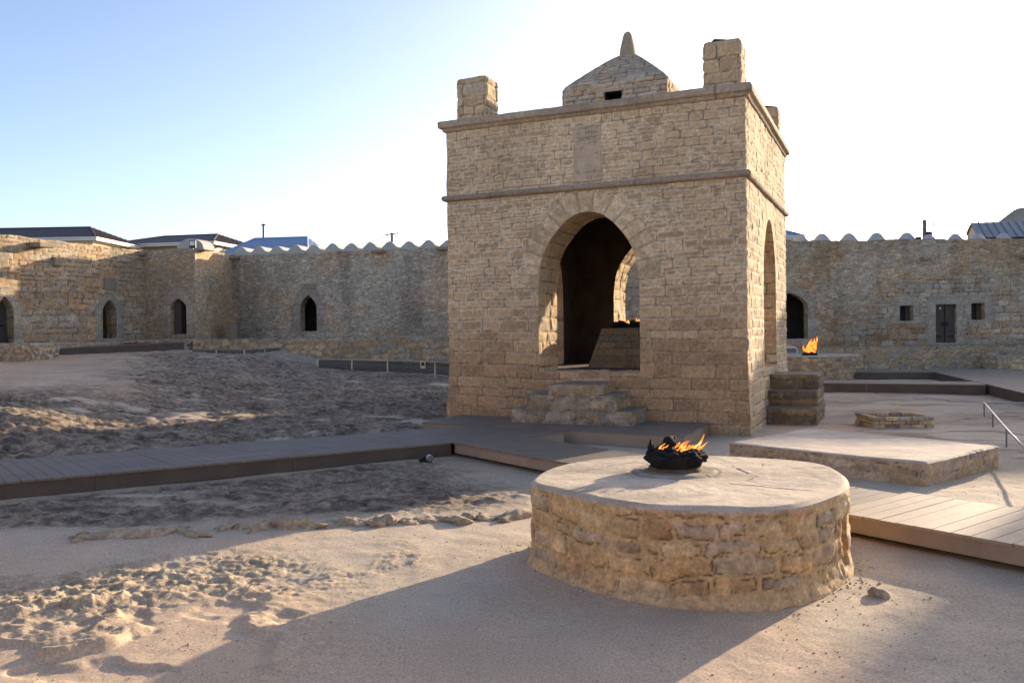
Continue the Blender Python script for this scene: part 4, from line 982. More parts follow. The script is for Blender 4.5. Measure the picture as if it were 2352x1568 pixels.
def spout(root, p0, p1, u, z, L=.45, w_=.28, hh=.1):
    p0 = np.array(p0, float); t = np.array(p1, float)-p0; t /= np.hypot(*t); n = np.array([t[1], -t[0]]); a = p0+t*u; b = MB()
    b.bar((*(a-n*.1), z+.03), (*(a+n*L), z), w_, hh); o = b.build('water_spout', M['panel'], root); bevel(o, .03, 2)

A0, A1 = (-20.35, 19.43), (-14.99, 34.5)
A2 = (-14.92, 34.70); B0, B1 = (-15.18, 34.565), (-12.64, 33.7); C0, C1 = B1, (-12.115, 37.06); D0, D1_ = (-12.34, 36.94), (4.2, 33.62); E0, E1 = (4.2, 34.0), (22.8, 34.0)
ZT = 5.19
# left wing
lw = thing('courtyard_wall', 'left courtyard cell wall of pale coursed stone, its upper half sunlit', 'wall', (-17.5, 27.5, 1), 'cell walls round the courtyard')
def aw(px, py): return on_wall(px, py, A0, A1)
h0u0 = aw(-6, 787)[0]; h0u1 = aw(33, 787)[0]
hA = [ogee((h0u0+h0u1)/2, h0u1-h0u0, aw(15, 788)[1], aw(15, 681)[1], .66), ogee((aw(237, 777)[0]+aw(269, 777)[0])/2, aw(269, 777)[0]-aw(237, 777)[0], aw(252, 777)[1], aw(252, 688)[1], .66)]
fA = ashlar((.25, .19), (.5, .40), 401, pale=.5, rel=.020, jw=.016, rough=1.6, stones=(GREY*.98, BROWN*.92, TAN*.85), warpk=2, paleW=.07, mortar=PALE*.72)
wa = wall_face(lw, A0, A2, .2, ZT, fA, hA, .048, seed=402)
cell_body(lw, A0, A1, 1.5, 4.5, .2, ZT)
dr1 = inset(lw, A0, A1, hA[0], .34, M['wood'], 'door')
t_ = np.array(A1)-np.array(A0); t_ = t_/np.hypot(*t_); n_ = np.array([t_[1], -t_[0]])
b = MB(); u, z = aw(12, 748); p = np.array(A0)+t_*u-n_*.31; b.box((*p, z), (.22, .02, .03), t_); b.build('latch', M['iron'], dr1)
u, z = aw(84, 564.5); spout(lw, A0, A1, u, z, .5, .62, .16)
for px, py in ((128, 601),): u, z = aw(px, py); spout(lw, A0, A1, u, z, .12, .28, .3)  # short stub standing in for a small shadow spot on the wall
b = MB(); u0, z0 = aw(238.5, 665); u1, z1 = aw(265.5, 640); p = np.array(A0)+t_*(u0+u1)/2+n_*.01; b.box((*p, (z0+z1)/2), ((u1-u0)/2, .03, (z1-z0)/2), t_); o = b.build('stone_panel', M['panel'], lw)
# corner block
cb = thing('corner_block', 'projecting corner block of the left courtyard wall with small arched doorway and half-round vault', 'building', (-13.4, 34.5, 1), 'cell walls round the courtyard')
def bw_(px, py): return on_wall(px, py, B0, B1)
u0 = bw_(392, 767)[0]; u1 = bw_(428.5, 767)[0]; hB = [ogee((u0+u1)/2, u1-u0, bw_(410, 767.5)[1], bw_(410, 685)[1], .72)]
fB = rubble(.24, .062, 411, rel=.024, stones=(BROWN*.88, GREY*1.0, BROWN*1.0), mdark=.6, p=2.5)
tB = np.array(B1)-np.array(B0); tB = tB/np.hypot(*tB); nB = (tB[1], -tB[0]); tC = np.array(C1)-np.array(C0); tC = tC/np.hypot(*tC); nC = (tC[1], -tC[0])
wall_face(cb, B0, B1, .6, ZT, fB, hB, .045, depth=.45, seed=412, nb=(None, nC))
fC = rubble(.22, .06, 415, rel=.024, stones=(GREY, TAN*.95, GREY*1.15), mdark=.75, p=2.5)
wall_face(cb, C0, C1, .6, ZT, fC, [], .045, seed=416, nb=(nB, None))
b = MB(); q = [(-14.8, 35.2), (-12.72, 34.5), (-12.3, 36.9), (-14.3, 37.3)]; b.hexa([(*p, .3) for p in q], [(*p, ZT-.16) for p in q]); b.build('cell', M['dark'], cb)
b = MB(); q = [(-14.95, 34.57), (-12.70, 33.8), (-12.2, 36.9), (-14.3, 37.6)]; b.hexa([(*p, ZT-.155) for p in q], [(*p, ZT-.02) for p in q]); b.build('roof', M['plaster'], cb)
uv = bw_(426, 545)[0]; vaults(cb, B0, B1, [uv], 1.36, .44, 0, ZT-.03, .95, .25, bell=False)
vaults(cb, B0, B1, [bw_(375, 575)[0]], .5, .07, 0, ZT-.03, 2.5, .3, bell=False); vaults(cb, C0, C1, [2.45], 1.1, .26, 0, ZT-.02, .8, .2, bell=False)
pu = lambda poly, k: None
u0, z0 = bw_(393, 697); u1, z1 = bw_(428, 686); 
dB = MB(); up, zb = bw_(398, 767); p = np.array(B0)+tB*(u0+.17)-np.array(nB)*.3; dB.box((*p, (z0+zb)/2-.02), (.17, .12, (z0-zb)/2+.1), tB); dB.build('door_jamb', M['wood'], cb)
u, z = on_wall(400, 577, B0, B1); spout(cb, B0, B1, .12, z-.05, .3, .5, .16)
# back wing
bk = thing('courtyard_wall', 'long back courtyard wall of thin dark rubble left of the temple, a scalloped row of vaults on top', 'wall', (-5, 35.6, .5), 'cell walls round the courtyard')
def dw(px, py): return on_wall(px, py, D0, D1_)
u0 = dw(689.5, 761)[0]; u1 = dw(728, 761)[0]; hD = [ogee((u0+u1)/2, u1-u0, dw(709, 761)[1], dw(709, 677.5)[1], .62)]
fD = rubble(.24, .056, 421, rel=.024, stones=(GREY*1.06, GREY*.88, GREY*1.3), mdark=.62, p=2.5)
wall_face(bk, D0, D1_, .2, ZT, fD, hD, .05, seed=422)
cell_body(bk, D0, D1_, 1.6, 5.0, .2, ZT)
us = [dw(x, 575)[0] for x in np.linspace(549, 1027, 12)]; dsp = us[5]-us[4]
vs_ = [us[0]+k*(us[-1]-us[0])/11 for k in range(18)]; vaults(bk, D0, D1_, vs_, (us[-1]-us[0])/11, .29, .09, ZT-.02, 4.6, .15)
for px, py in ((541, 588.5), (872, 575), (1019, 568)): u, z = dw(px, py+4); spout(bk, D0, D1_, u, z, .35, .45, .13)
b = MB(); tD = np.array(D1_)-np.array(D0); tD /= np.hypot(*tD); nD = np.array([tD[1], -tD[0]])
(ua, za), (ub, zb) = dw(689, 665), dw(718, 654); ua, za = dw(699, 664); ub, zb = dw(726, 651); p = np.array(D0)+tD*(ua+ub)/2+nD*.02
b.box((*p, (za+zb)/2), ((ub-ua)/2, .03, (zb-za)/2), tD); b.build('stone_panel', M['panel'], bk)
# ledge in front of the left walls
lg = thing('stone_ledge', 'long stone ledge at the foot of the back and left courtyard walls', 'ledge', (-8, 34.5, .6))
fl_ = rubble(.42, .22, 431, rel=.06, stones=(BROWN*1.05, GREY*.9, TAN*.85), mdark=.6, jit=.7)
def run(pts, dep, z0, z1, res, fld, colr, seed):
    out = []
    for i in range(len(pts)-1):
        a, b_ = np.array(pts[i]), np.array(pts[i+1]); t = (b_-a)/np.hypot(*(b_-a)); n = np.array([t[1], -t[0]])
        q = [a+n*dep, b_+n*dep, b_+n*.0, a+n*.0]; s_, t2 = prism(q, z0, z1, res, fld, colr, seed=seed+i, lip=.03, edge_amp=.03); out += [s_, t2]
    return join(out)
V, F_, C_ = run([(-15.1, 33.6), (-12.0, 33.0), (4.2, 32.9)], 1.3, -.1, 1.56, .055, fl_, GREY*.95, 432)
V2, F2, C2 = side_grid((-15.1, 33.2), (4.2, 32.6), 1.55, 1.56, .5, fl_)
mesh_obj('masonry_body', V, F_, M['farstone'], lg, col=C_)
b = MB(); q = [(-15.2, 33.3), (-12.4, 33.2), (4.2, 32.7), (4.2, 35), (-12.0, 37), (-12.3, 36.9), (-12.7, 33.7), (-15, 34.4)]
b.add([(*p, 1.545) for p in q], [tuple(range(len(q)))]); b.build('paving', M['rust'], lg)
ll = thing('stone_ledge', 'low stone doorstep ledge along the foot of the left courtyard wall', 'ledge', (-16.5, 28.5, .8))
q = [(-18.6, 22.9), (-17.3, 22.6), (-13.9, 33.4), (-15.1, 34.1)]
s_, t2 = prism(q, .3, 1.50, .07, rubble(.35, .2, 441, rel=.05, stones=(GREY, GREY*.8, TAN*.9)), GREY*1.1, seed=442, lip=.03, edge_amp=.03); V, F_, C_ = join([s_, t2]); mesh_obj('masonry_body', V, F_, M['farstone'], ll, col=C_)
# right wing
rw = thing('courtyard_wall', 'right courtyard wall with a square wooden door between two small square windows, low domes on top', 'wall', (15, 34, 0), 'cell walls round the courtyard')
def ew(px, py): return on_wall(px, py, E0, E1)
u0 = ew(1772, 790)[0]; u1 = ew(1856.5, 790)[0]
hE = [ogee((u0+u1)/2, u1-u0, ew(1830, 778)[1], ew(1829, 671.5)[1], .70), rect(ew(2150, 780)[0], ew(2198, 780)[0], ew(2175, 787)[1], ew(2175, 699)[1]),
      rect(ew(2067, 720)[0], ew(2098, 720)[0], ew(2082, 737)[1], ew(2082, 702)[1]), rect(ew(2231, 720)[0], ew(2263, 720)[0], ew(2247, 734.5)[1], ew(2247, 696)[1])]
fE = ashlar((.25, .17), (.5, .42), 451, pale=.4, rel=.018, jw=.018, rough=1.5, stones=(GREY*.94, BROWN*.88, GREY*1.1), warpk=2, paleW=.07, mortar=PALE*.7)
fE2 = rubble(.26, .07, 455, rel=.025, stones=(GREY*1.02, BROWN*.85, GREY*1.22), mdark=.66)
def fEm(U, Z):
    d1, c1 = fE(U, Z); d2, c2 = fE2(U, Z); k = sm(.46, .56, fbm(U*.22, Z*.3, 457, 3)+.10*sm(2.6, 4.0, Z)); return d1*(1-k)+d2*k, mixc(c1, c2, k)
wall_face(rw, E0, E1, -.1, ZT, fEm, hE, .05, depth=.5, seed=452)
cell_body(rw, E0, E1, 1.6, 5.0, -.1, ZT)
dE = inset(rw, E0, E1, hE[1], .16, M['wood'], 'door')
b = MB(); u, z = ew(2172, 747); uc = (hE[1][0][0]+hE[1][1][0])/2; y_ = 34.0+.15
b.box((4.2+uc, y_-.012, (hE[1][0][1]+hE[1][2][1])/2), (.012, .012, .74)); b.build('door_seam', M['iron'], dE)
b = MB()
for px in (2168, 2179):
    u, z = ew(px, 741.5); b.tube([(4.2+u+.055*math.cos(a), y_-.03, z-.05+.065*math.sin(a)) for a in np.linspace(0, 6.283, 13)], .014, 6)
b.build('ring_handle', M['iron'], dE)
b = MB()
for px in (2161, 2187): u, z = ew(px, 772); b.box((4.2+u, y_-.012, z), (.10, .012, .022))
b.build('hinge', M['iron'], dE)
b = MB(); u, z = ew(2163, 707.5); b.tube([(4.2+u, y_+.01, z), (4.2+u, y_-.03, z)], .035, 10); b.build('stud', M['white'], dE)
for h in hE[2:]:
    o = inset(rw, E0, E1, h, .38, M['dark'], 'window'); b = MB(); uc = (h[0][0]+h[1][0])/2; b.box((4.2+h[1][0]-.09, 34.34, (h[0][1]+h[2][1])/2), (.09, .03, (h[2][1]-h[0][1])/2-.01)); b.build('shutter', M['wood'], o)
us = [ew((2160+x/3.2667)/1.2245, 550)[0] for x in (120, 355, 560, 815, 1075, 1360, 1600, 1850, 2060, 2310)]
def domes(root, us, y, rad, hgt, z):
    for i, u in enumerate(us):
        k = 1+.07*math.sin(i*3.1+y); V = []; pf = [(1.08, -.04), (1, .0), (.86, .13), (.70, .36), (.52, .64), (.34, .86), (.17, .97), (.02, 1.0)]
        for r, zz in pf:
            for j in range(24): a = j*math.pi/12; V.append((4.2+u+r*rad*math.cos(a), y+r*rad*math.sin(a), z+zz*hgt*k))
        mesh_obj('roof_dome', V, np.array([(a*24+j, a*24+(j+1) % 24, (a+1)*24+(j+1) % 24, (a+1)*24+j) for a in range(len(pf)-1) for j in range(24)]), M['plaster'], root)
domes(rw, us[:2], 34.75, .40, .36, ZT-.02); domes(rw, us[2:3], 34.8, .46, .40, ZT-.02); domes(rw, us[3:6], 34.8, .45, .40, ZT-.02); domes(rw, us[6:], 35.1, .40, .34, ZT-.02); domes(rw, [.4, 1.4, 2.5, 3.6, 4.7, 5.7], 34.8, .45, .40, ZT-.02)
for px, py in ((2122, 596), (2351, 591)): u, z = ew(px, py); spout(rw, E0, E1, u, z, .35, .35, .14)
b = MB(); u, z = ew(2115, 546.5); b.box((4.2+u, 34.2, ZT+.05), (.09, .07, .06)); b.tube([(4.2+u, 34.2, ZT-.06), (4.2+u, 34.2, ZT+.03)], .03, 8); b.build('roof_spotlight', M['black'], rw)
q = [(4.5, 34.25), (10.75, 34.25), (10.75, 38.2), (4.5, 38.2)]  # hidden block added on the wall top to shade the left mound
s_, t2 = prism(q, ZT-.1, 7.1, .07, ashlar((.25, .17), (.5, .42), 459, pale=.45, rel=.022), PALE*.8, seed=459, lip=.05); V, F_, C_ = join([s_, t2]); mesh_obj('shadow_block', V, F_, M['farstone'], rw, col=C_)
rl = thing('stone_ledge', 'stone ledge along the foot of the right courtyard wall', 'ledge', (14, 33.2, 0))
V, F_, C_ = run([(4.3, 34.0), (22.7, 34.0)], 1.05, -.2, .93, .055, rubble(.42, .2, 461, rel=.05, stones=(BROWN*.95, GREY*.85, TAN*.85), mdark=.65, jit=.7), GREY*.8, 463); mesh_obj('masonry_body', V, F_, M['farstone'], rl, col=C_)
# unseen stone blocks added off to the right to throw the evening courtyard shadow
def qt(q, t): return np.array([math.cos(SUN_AZ)*q+math.sin(SUN_AZ)*t, -math.sin(SUN_AZ)*q+math.cos(SUN_AZ)*t])
gb = thing('shadow_caster', 'unseen stone block with a taller end, added right of the courtyard to cast its shadow', 'building', (*qt(-3, 46), 0))
def block(q0, q1, t0, t1, z1, seed, root, z1b=None):
    q = [qt(q0, t0), qt(q1, t0), qt(q1, t1), qt(q0, t1)]; q = q[::-1]
    a = sum(q[i][0]*q[(i+1) % 4][1]-q[(i+1) % 4][0]*q[i][1] for i in range(4))
    if a < 0: q = q[::-1]
    s_, t2 = prism(q, -.2, z1, .16, ashlar((.3, .25), (.6, .5), seed), GREY, seed=seed, lip=.05); V, F_, C_ = join([s_, t2])
    if z1b is not None:
        rel = V[:, :2]-qt(q0, t0); f = np.clip((rel@np.array([math.cos(SUN_AZ), -math.sin(SUN_AZ)]))/(q1-q0), 0, 1); V[:, 2] += np.where(V[:, 2] > z1-1, (z1b-z1)*f, 0)
    mesh_obj('wall', V, F_, M['farstone'], root, col=C_)
block(-8.4, -1.75, 46, 52, 8.25, 471, gb, 7.3); block(-1.65, 9.0, 46, 52, 11.8, 473, gb)
# the near side of the courtyard, behind the photographer
nw = thing('courtyard_wall', 'near courtyard wall behind the viewpoint, low evening sun on it', 'wall', (0, -14, 0))
V, F_, C_ = side_grid((16, -12), (-20, -15), -.2, 5.2, .2, ashlar((.3, .22), (.55, .42), 481, pale=.5)); mesh_obj('wall', V, F_, M['farstone'], nw, col=C_)
V, F_, C_ = side_grid((-20, -15), A0, -.2, 5.2, .2, ashlar((.3, .22), (.55, .42), 483, pale=.5)); mesh_obj('wall', V, F_, M['farstone'], nw, col=C_)

# ------------------------------------------------------------------ small things in the courtyard
# buried kerb of stones in the foreground
x = -3.75; i = 0
rnd = random.Random(21)
while x < .25:
    L = rnd.uniform(.12, .42)*(1.1 if x < -2 else .8); y = kerb_y(x)+rnd.uniform(-.045, .045); z = gz(x+L/2, y)
    V, F_ = rock_mesh((x+L/2, y, z-.018), (L*.70, .07+.05*rnd.random(), .062+.03*rnd.random()), 500+i, 4, .75, .75)
    V = V+.016*np.stack([fbm(V[:, 0]*22, V[:, 1]*22+V[:, 2]*19, 511+k, 3)-.5 for k in range(3)], 1)
    c = np.ones((len(V), 3))*np.array([.39, .31, .215])*(.7+.6*fbm(V[:, 0]*11, V[:, 1]*11+V[:, 2]*9, 510, 4))[:, None]
    cx = (x+L/2); o = mesh_obj('kerb_stone', V, F_, M['stone'], None, (cx, y, z), col=c)
    tag(o, 'rough stone in the half-buried row of kerb stones across the foreground sand', 'stone', 'row of half-buried kerb stones'); x += L*rnd.uniform(.72, .95); i += 1
# scattered pebbles and grit
b = MB(); rnd = random.Random(31)
for i in range(2600):
    a = rnd.uniform(-.66, .66); r = 3.8*(16/3.8)**rnd.random(); x, y = math.sin(a)*r, math.cos(a)*r
    if np.hypot(x-1.3, y-6.2) < 1.3: continue
    s = rnd.uniform(.003, .008)*(1 if rnd.random() < .97 else 1.8); z = gz(x, y)
    V, F_ = rock_mesh((x, y, z+s*.2), (s, s*.8, s*.7), i % 17, 1, .4, .8); b.add(V, F_)
for i in range(420):
    k = rnd.randrange(len(plan)); e = abs(rnd.gauss(0, .09)); x, y = plan[k]+NN[k]*(.04+e); s = rnd.uniform(.003, .010)*(1 if rnd.random() < .93 else 2); z = gz(x, y)
    V, F_ = rock_mesh((x, y, z+s*.2), (s, s*.8, s*.7), i % 17, 1, .4, .8); b.add(V, F_)
o = b.build('gravel', mat('grit', (.45, .37, .29), .95, var=.3, scale=3), None); tag(o, 'loose grit and pebbles scattered over the sand', 'gravel', kind='stuff')
# one loose stone right of the altar
V, F_ = rock_mesh((2.30, 5.30, gz(2.3, 5.3)+.015), (.075, .05, .05), 77, 3, .4, .7); o = mesh_obj('loose_stone', V, F_, M['stone'], None, (2.3, 5.3, 0), col=np.ones((len(V), 3))*np.array([.38, .32, .24])); tag(o, 'single loose stone lying on the sand right of the round altar', 'stone')
# ground floodlight beside the walkway
p = Pz(981, 1056, .06); gl = thing('ground_floodlight', 'small silver ground floodlight lying beside the long walkway edge', 'floodlight', (p[0], p[1], .03))
b = MB(); b.tube([(p[0]+.02, p[1]-.01, .10), (p[0]+.05, p[1]-.055, .085)], [.04, .046], 14); b.build('lamp_head', M['steel'], gl, smooth=False)
b = MB(); b.tube([(p[0]-.10, p[1]+.01, .05), (p[0]-.02, p[1], .10), (p[0]+.02, p[1]-.01, .10)], [.03, .03, .03], 8); b.build('lamp_arm', M['black'], gl)
b = MB(); b.box((p[0], p[1], .04), (.06, .04, .02)); b.build('base_plate', M['black'], gl)
pr_ = thing('shadow_pillar', 'added square pillar hidden behind the fire temple to shade the left mound', 'pillar', (2.18, 21.95, .1))  # hidden shaft added only for the shadow it casts on the mound
s_, t2 = prism([(1.72, 21.5), (2.62, 21.4), (2.66, 22.4), (1.76, 22.5)], -.1, 3.5, .06, ashlar((.25, .2), (.45, .4), 491, pale=.5), GREY, seed=491, lip=.03); V, F_, C_ = join([s_, t2]); mesh_obj('shaft', V, F_, M['stone'], pr_, col=C_)
# low handrail on the right
hr = thing('handrail', 'low grey metal handrail on thin posts at the right edge of the ground', 'railing', (8.2, 14, 0))
c8 = lambda X, Y: ((2160+X/3.2667)/1.2245, (900+Y/3.2667)/1.2245)
R0 = Pz(*c8(1985, 757), .27); R1 = Pz(*c8(2065, 850), .255); R2 = Pz(*c8(2190, 995), .26); R3 = Pz(*c8(2352, 1168), .26); R4 = Pz(*c8(2352, 762), .27); R3 = R2+(R3-R2)*1.8; R4 = R0+(R4-R0)*2.2
b = MB(); b.tube([R4, R0, R1, R2, R3], .013, 8); b.build('rail', M['steel'], hr, smooth=True)
for q in (R0, R1, R2, R3, R4): b = MB(); b.tube([(q[0], q[1], -.05), (q[0], q[1], q[2])], .011, 8); b.build('post', M['pole'], hr)
# white tubular bench frame behind the rear altar
wb = thing('bench_frame', 'white tubular bench frame half hidden behind the temple at the rear altar', 'bench', (10.2, 31, 0))
b = MB(); xe = Py(1831, 797, 31)[0]; zt = Py(1820, 797, 31)[2]
b.tube([(xe-1.5, 31, .0), (xe-1.5, 31, zt-.08), (xe-1.42, 31, zt), (xe-.08, 31, zt), (xe, 31, zt-.08), (xe, 31, 0)], .032, 8); b.build('frame', M['white'], wb, smooth=True)
b = MB(); b.box((xe-.75, 31.22, zt-.12), (.72, .2, .03)); b.build('seat', M['pole'], wb)
# low glass barriers on the mound
def barrier(label, pts, hs, group):
    r = thing('glass_barrier', label, 'barrier', tuple(pts[0]), group); ps = []
    for (x, y, zt), h in zip(pts, hs): b = MB(); b.box((x, y, zt-h/2), (.018, .018, h/2)); b.build('post', M['steel'], r)
    for a, c in zip(pts[:-1], pts[1:]):
        A_ = Vector(a); C_ = Vector(c); b = MB(); b.bar(A_, C_, .05, .035); b.build('top_rail', M['steel'], r)
        d = (C_-A_).normalized(); b = MB(); hh = (hs[0]+hs[-1])/2*.9; p = A_+d*.03; q = C_-d*.03
        b.hexa([p-Vector((0, .006, hh)), q-Vector((0, .006, hh)), q+Vector((0, .006, -hh)), p+Vector((0, .006, -hh))], [p-Vector((0, .006, .015)), q-Vector((0, .006, .015)), q+Vector((0, .006, -.015)), p+Vector((0, .006, -.015))]); b.build('glass_panel', M['glass'], r)
    return r
GB = 'low glass barriers on the rocky mound'
barrier('low glass barrier on the mound below the arched corner doorway', [Py(440, 803.5, 30.6), Py(497, 802.3, 29.8), Py(561, 802.8, 29.0), Py(608, 800, 30.4), Py(650, 799, 32.0)], [.3]*5, GB)
barrier('low glass barrier on the mound beside the left foot of the temple', [Py(730, 825, 28.6), Py(808, 825.5, 27.9), Py(890, 828, 27.2), Py(999, 831, 25.6), Py(1040, 833.5, 24.6)], [.34, .34, .36, .46, .46], GB)
p = Py(971.5, 837, 25.8); fb = thing('floodlight', 'beige box floodlight fixed to the glass barrier beside the temple', 'floodlight', tuple(p))
b = MB(); b.box(p, (.075, .05, .115)); b.build('housing', M['cream'], fb); b = MB(); b.box((p[0], p[1]-.055, p[2]+.02), (.045, .008, .05)); b.build('lens', M['black'], fb)
p = Py(442.8, 561, 33.45); fw = thing('floodlight', 'black framed square floodlight on the corner of the left courtyard wall', 'floodlight', tuple(p))
b = MB(); b.box(p, (.12, .06, .145)); b.build('housing', M['black'], fw); b = MB(); b.box((p[0], p[1]-.064, p[2]+.03), (.095, .006, .085)); b.build('lens', M['white'], fw)
b = MB(); b.tube([(p[0], p[1]+.02, p[2]-.2), (p[0], p[1]+.02, p[2]-.13)], .02, 8); b.build('bracket', M['steel'], fw)
p = Py(536, 767.5, 35.4); sb = thing('stone_planter', 'square tapering stone planter standing on the ledge in the wall corner', 'planter', (p[0], p[1], 1.55))
b = MB(); h = .53; lo = [(p[0]+a*.2, p[1]+c*.2, 1.545) for a, c in ((-1, -1), (1, -1), (1, 1), (-1, 1))]; hi = [(p[0]+a*.235, p[1]+c*.235, 2.16) for a, c in ((-1, -1), (1, -1), (1, 1), (-1, 1))]; b.hexa(lo, hi); o = b.build('tub', mat('planter_stone', (.26, .215, .16), .9), sb); bevel(o, .02)
b = MB(); b.box((p[0], p[1], 2.165), (.20, .20, .012)); b.build('soil', M['dark'], sb)

# ------------------------------------------------------------------ neighbourhood beyond the walls
def hip_house(label, C, ax, a_len, b_len, rise, ridge_a, zc, z0, roofm, wallm, over=.45, strip_tiles=True, group='houses beyond the walls', gutter=True, chimney=None):
    """C: eave corner nearest the courtyard; ax runs left along the front eave, b away from the viewer"""
    C = np.array(C, float); ax = np.array(ax, float)/np.hypot(*ax); bx = np.array([-ax[1], ax[0]]); bx = bx if bx[1] > 0 else -bx
    P = lambda a, b_, z: (*(C+ax*a+bx*b_), z)
    h = thing('house', label, 'house', (C[0], C[1], 0), group)
    b = MB(); q = [P(over, over, 0)[:2], P(a_len-over, over, 0)[:2], P(a_len-over, b_len-over, 0)[:2], P(over, b_len-over, 0)[:2]]
    b.hexa([(*p, z0) for p in q], [(*p, zc-.03) for p in q]); b.build('wall', wallm, h)
    r0 = P(ridge_a, b_len/2, zc+rise); r1 = P(a_len-ridge_a, b_len/2, zc+rise); e = [P(0, 0, zc), P(a_len, 0, zc), P(a_len, b_len, zc), P(0, b_len, zc)]
    b = MB(); b.add(e+[r0, r1], [(0, 1, 5, 4), (1, 2, 5), (2, 3, 4, 5), (3, 0, 4), (3, 2, 1, 0)])
    if strip_tiles:
        n = int(b_len/.32)
        for k in range(1, n):
            f = k/n; s = Vector(e[0]).lerp(Vector(e[3]), f); g = 1-abs(f-.5)*2; t = s.lerp(Vector(P(ridge_a, b_len*f, zc+rise)), g); b.bar(s+Vector((0, 0, .03)), t+Vector((0, 0, .03)), .09, .05)
    o = b.build('roof', roofm, h)
    b = MB(); b.tube([e[0], r0], .07, 8); b.tube([r0, r1], .07, 8); b.tube([e[1], r1], .07, 8); b.build('ridge_cap', roofm, o)
    if gutter:
        b = MB()
        for a, c in ((e[0], e[1]), (e[3], e[0])): b.bar(Vector(a)-Vector((0, 0, .06)), Vector(c)-Vector((0, 0, .06)), .12, .09); b.bar(Vector(a)*1-Vector((0, 0, .19)), Vector(c)-Vector((0, 0, .19)), .05, .10)
        b.build('gutter', M['gutter'], h)
    b = MB()
    for k in range(3):
        u = a_len*(k+.7)/3.6; c = P(u, over-.02, zc-1.5); b.box(c, (.5, .03, .6), ax)
    b.build('window', M['glass'], h)
    return h
hip_house('cream house with dark brown tiled hip roof beyond the sunlit left wall', (-27, 55), (-1, .03), 15, 6.9, 1.05, 2.2, 8.22, 0, M['roof'], M['cream'])
hip_house('tan house with a dark tiled hip roof and white gutter behind the wall floodlight', (-21.1, 60), (-.975, .2), 9.0, 8.6, 1.0, 2.2, 8.40, 0, M['roof'], mat('tan_wall', (.33, .25, .15), .9))
hb = hip_house('house with a pale blue sheet metal hip roof and a stove pipe', (-13.95, 58), (-.99, .14), 6.4, 6.0, 1.35, 1.2, 7.35, 0, M['roof2'], M['cream'])
p = Py(605, 548, 62); q = Py(605, 517.5, 62); b = MB(); b.tube([tuple(p-np.array([0, 0, .4])), tuple(q)], .075, 10); b.tube([tuple(q), tuple(q+np.array([0, 0, .10]))], [.2, .06], 10); b.build('stove_pipe', M['black'], hb)
hip_house('house with a light blue roof seen just right of the temple', (18.1, 52), (-.995, -.1), 12, 8, 1.9, 4.2, 7.35, 0, mat('bright_blue_roof', (.17, .26, .42), .5, metal=.2), M['cream'])
# right: grey-blue gabled roof and a domed tan roof
gh = thing('house', 'house with a slate blue gabled roof behind the right wall', 'house', (27.6, 48, 0), 'houses beyond the walls')
a = Py(2230, 511, 48); f = Py(2249, 546, 45.5); l = Py(2217, 537, 50.5); dx = np.array([12, -1.2, 0])
b = MB(); b.add([a, a+dx, f+dx, f, l, l+dx], [(0, 3, 2, 1), (0, 1, 5, 4)]); 
th = np.array([0, 0, -.12]); b.add([a+th, a+dx+th, f+dx+th, f+th, l+th, l+dx+th], [(0, 1, 2, 3), (0, 4, 5, 1)]); o = b.build('roof', M['roof3'], gh)
b = MB(); n = 30
for k in range(n): s = a+dx*(k/n); t = f+dx*(k/n); b.bar(tuple(s+np.array([0, 0, .02])), tuple(t+np.array([0, 0, .02])), .05, .05)
b.build('roof_rib', M['roof3'], o)
b = MB(); i_ = np.array([.12, 0, 0]); b.add([a+i_+th, f+i_+th, l+i_+th, (f[0]+.12, f[1], 0), (l[0]+.12, l[1], 0)], [(0, 2, 1), (1, 2, 4, 3)]); b.add([f+i_+th, f+dx+th, (f[0]+12, f[1]-1.2, 0), (f[0]+.12, f[1], 0)], [(0, 3, 2, 1)]); b.build('gable', M['plaster'], gh)
b = MB(); e = Py(2195, 548, 50); b.add([tuple(l), tuple(e), (e[0]+2, e[1]+3, e[2]), (l[0]+1, l[1]+3, l[2])], [(0, 1, 2, 3)]); b.build('lean_to_roof', M['tan'], gh)
dm = thing('domed_roof', 'tan pyramid-shaped dome roof rising behind the slate blue roof at the right edge', 'dome', (36.2, 60, 0))
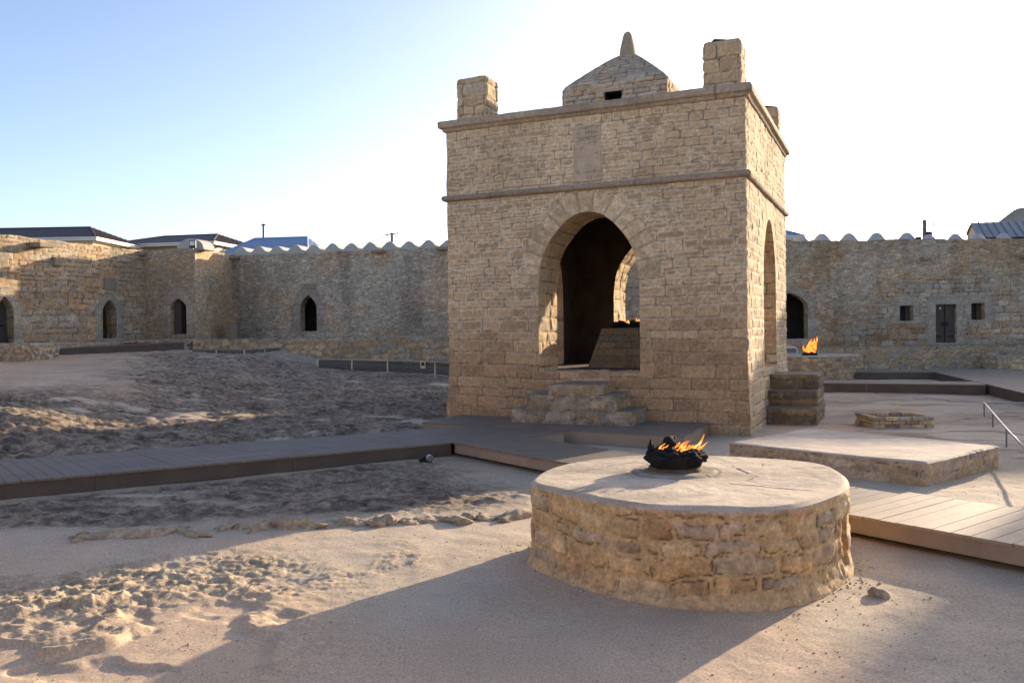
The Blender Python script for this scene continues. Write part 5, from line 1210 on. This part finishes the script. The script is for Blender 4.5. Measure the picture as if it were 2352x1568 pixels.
ap = Py(2346, 478, 60); pr_ = [(3.2, -2.6), (2.2, -1.35), (1.55, -.95), (.9, -.42), (.5, -.12), (.28, 0.0), (0.02, .02)]
V = []; 
for r, z in pr_:
    for k in range(24): a_ = k*math.pi/12; V.append((ap[0]+r*math.cos(a_), ap[1]+r*math.sin(a_), ap[2]+z))
mesh_obj('shell', V, [(i*24+k, i*24+(k+1) % 24, (i+1)*24+(k+1) % 24, (i+1)*24+k) for i in range(len(pr_)-1) for k in range(24)], M['tan'], dm)
b = MB(); b.tube([(ap[0], ap[1], 0), (ap[0], ap[1], ap[2]-2.5)], 3.1, 24); b.build('drum', M['cream'], dm)
# utility poles and the cable
def pole(label, px, ytop, Y, arms):
    t = Py(px, ytop, Y); r = thing('utility_pole', label, 'pole', (t[0], t[1], 0), 'utility poles')
    b = MB(); b.tube([(t[0], t[1], 0), tuple(t)], [.17, .12], 10); b.build('mast', M['pole'], r)
    b = MB()
    for (dx_, dz, l_) in arms: b.bar((t[0]-l_+dx_, t[1], t[2]-dz), (t[0]+l_+dx_, t[1], t[2]-dz*1.0+.12), .07, .07)
    b.build('cross_arm', M['pole'], r); b = MB()
    for (dx_, dz, l_) in arms:
        for s_ in (-1, 1): b.tube([(t[0]+dx_+s_*l_*.9, t[1], t[2]-dz), (t[0]+dx_+s_*l_*.9, t[1], t[2]-dz+.22)], .045, 8)
    b.build('insulator', M['white'], r); return r, t
p1, t1 = pole('concrete utility pole with wires beyond the scalloped wall', 900, 535, 75, ((0, .15, .6),))
p2, t2 = pole('dark utility pole with a switch box beyond the right wall', 2123.5, 505, 52, ((.28, .38, .32),))
b = MB(); b.box((t2[0]+.2, t2[1]-.1, t2[2]-1.0), (.16, .14, .25)); b.build('switch_box', M['black'], p2)
t = Vector(t1); e = Vector(Py(760, 566, 66)); e2 = Vector(Py(985, 560, 85))
for k, (en, s) in enumerate(((e, .35), (e2, .5))):
    b = MB(); b.tube([t.lerp(en, f)-Vector((0, 0, s*4*f*(1-f))) for f in np.linspace(0, 1, 14)], .028, 6); b.build('wire', M['black'], p1)
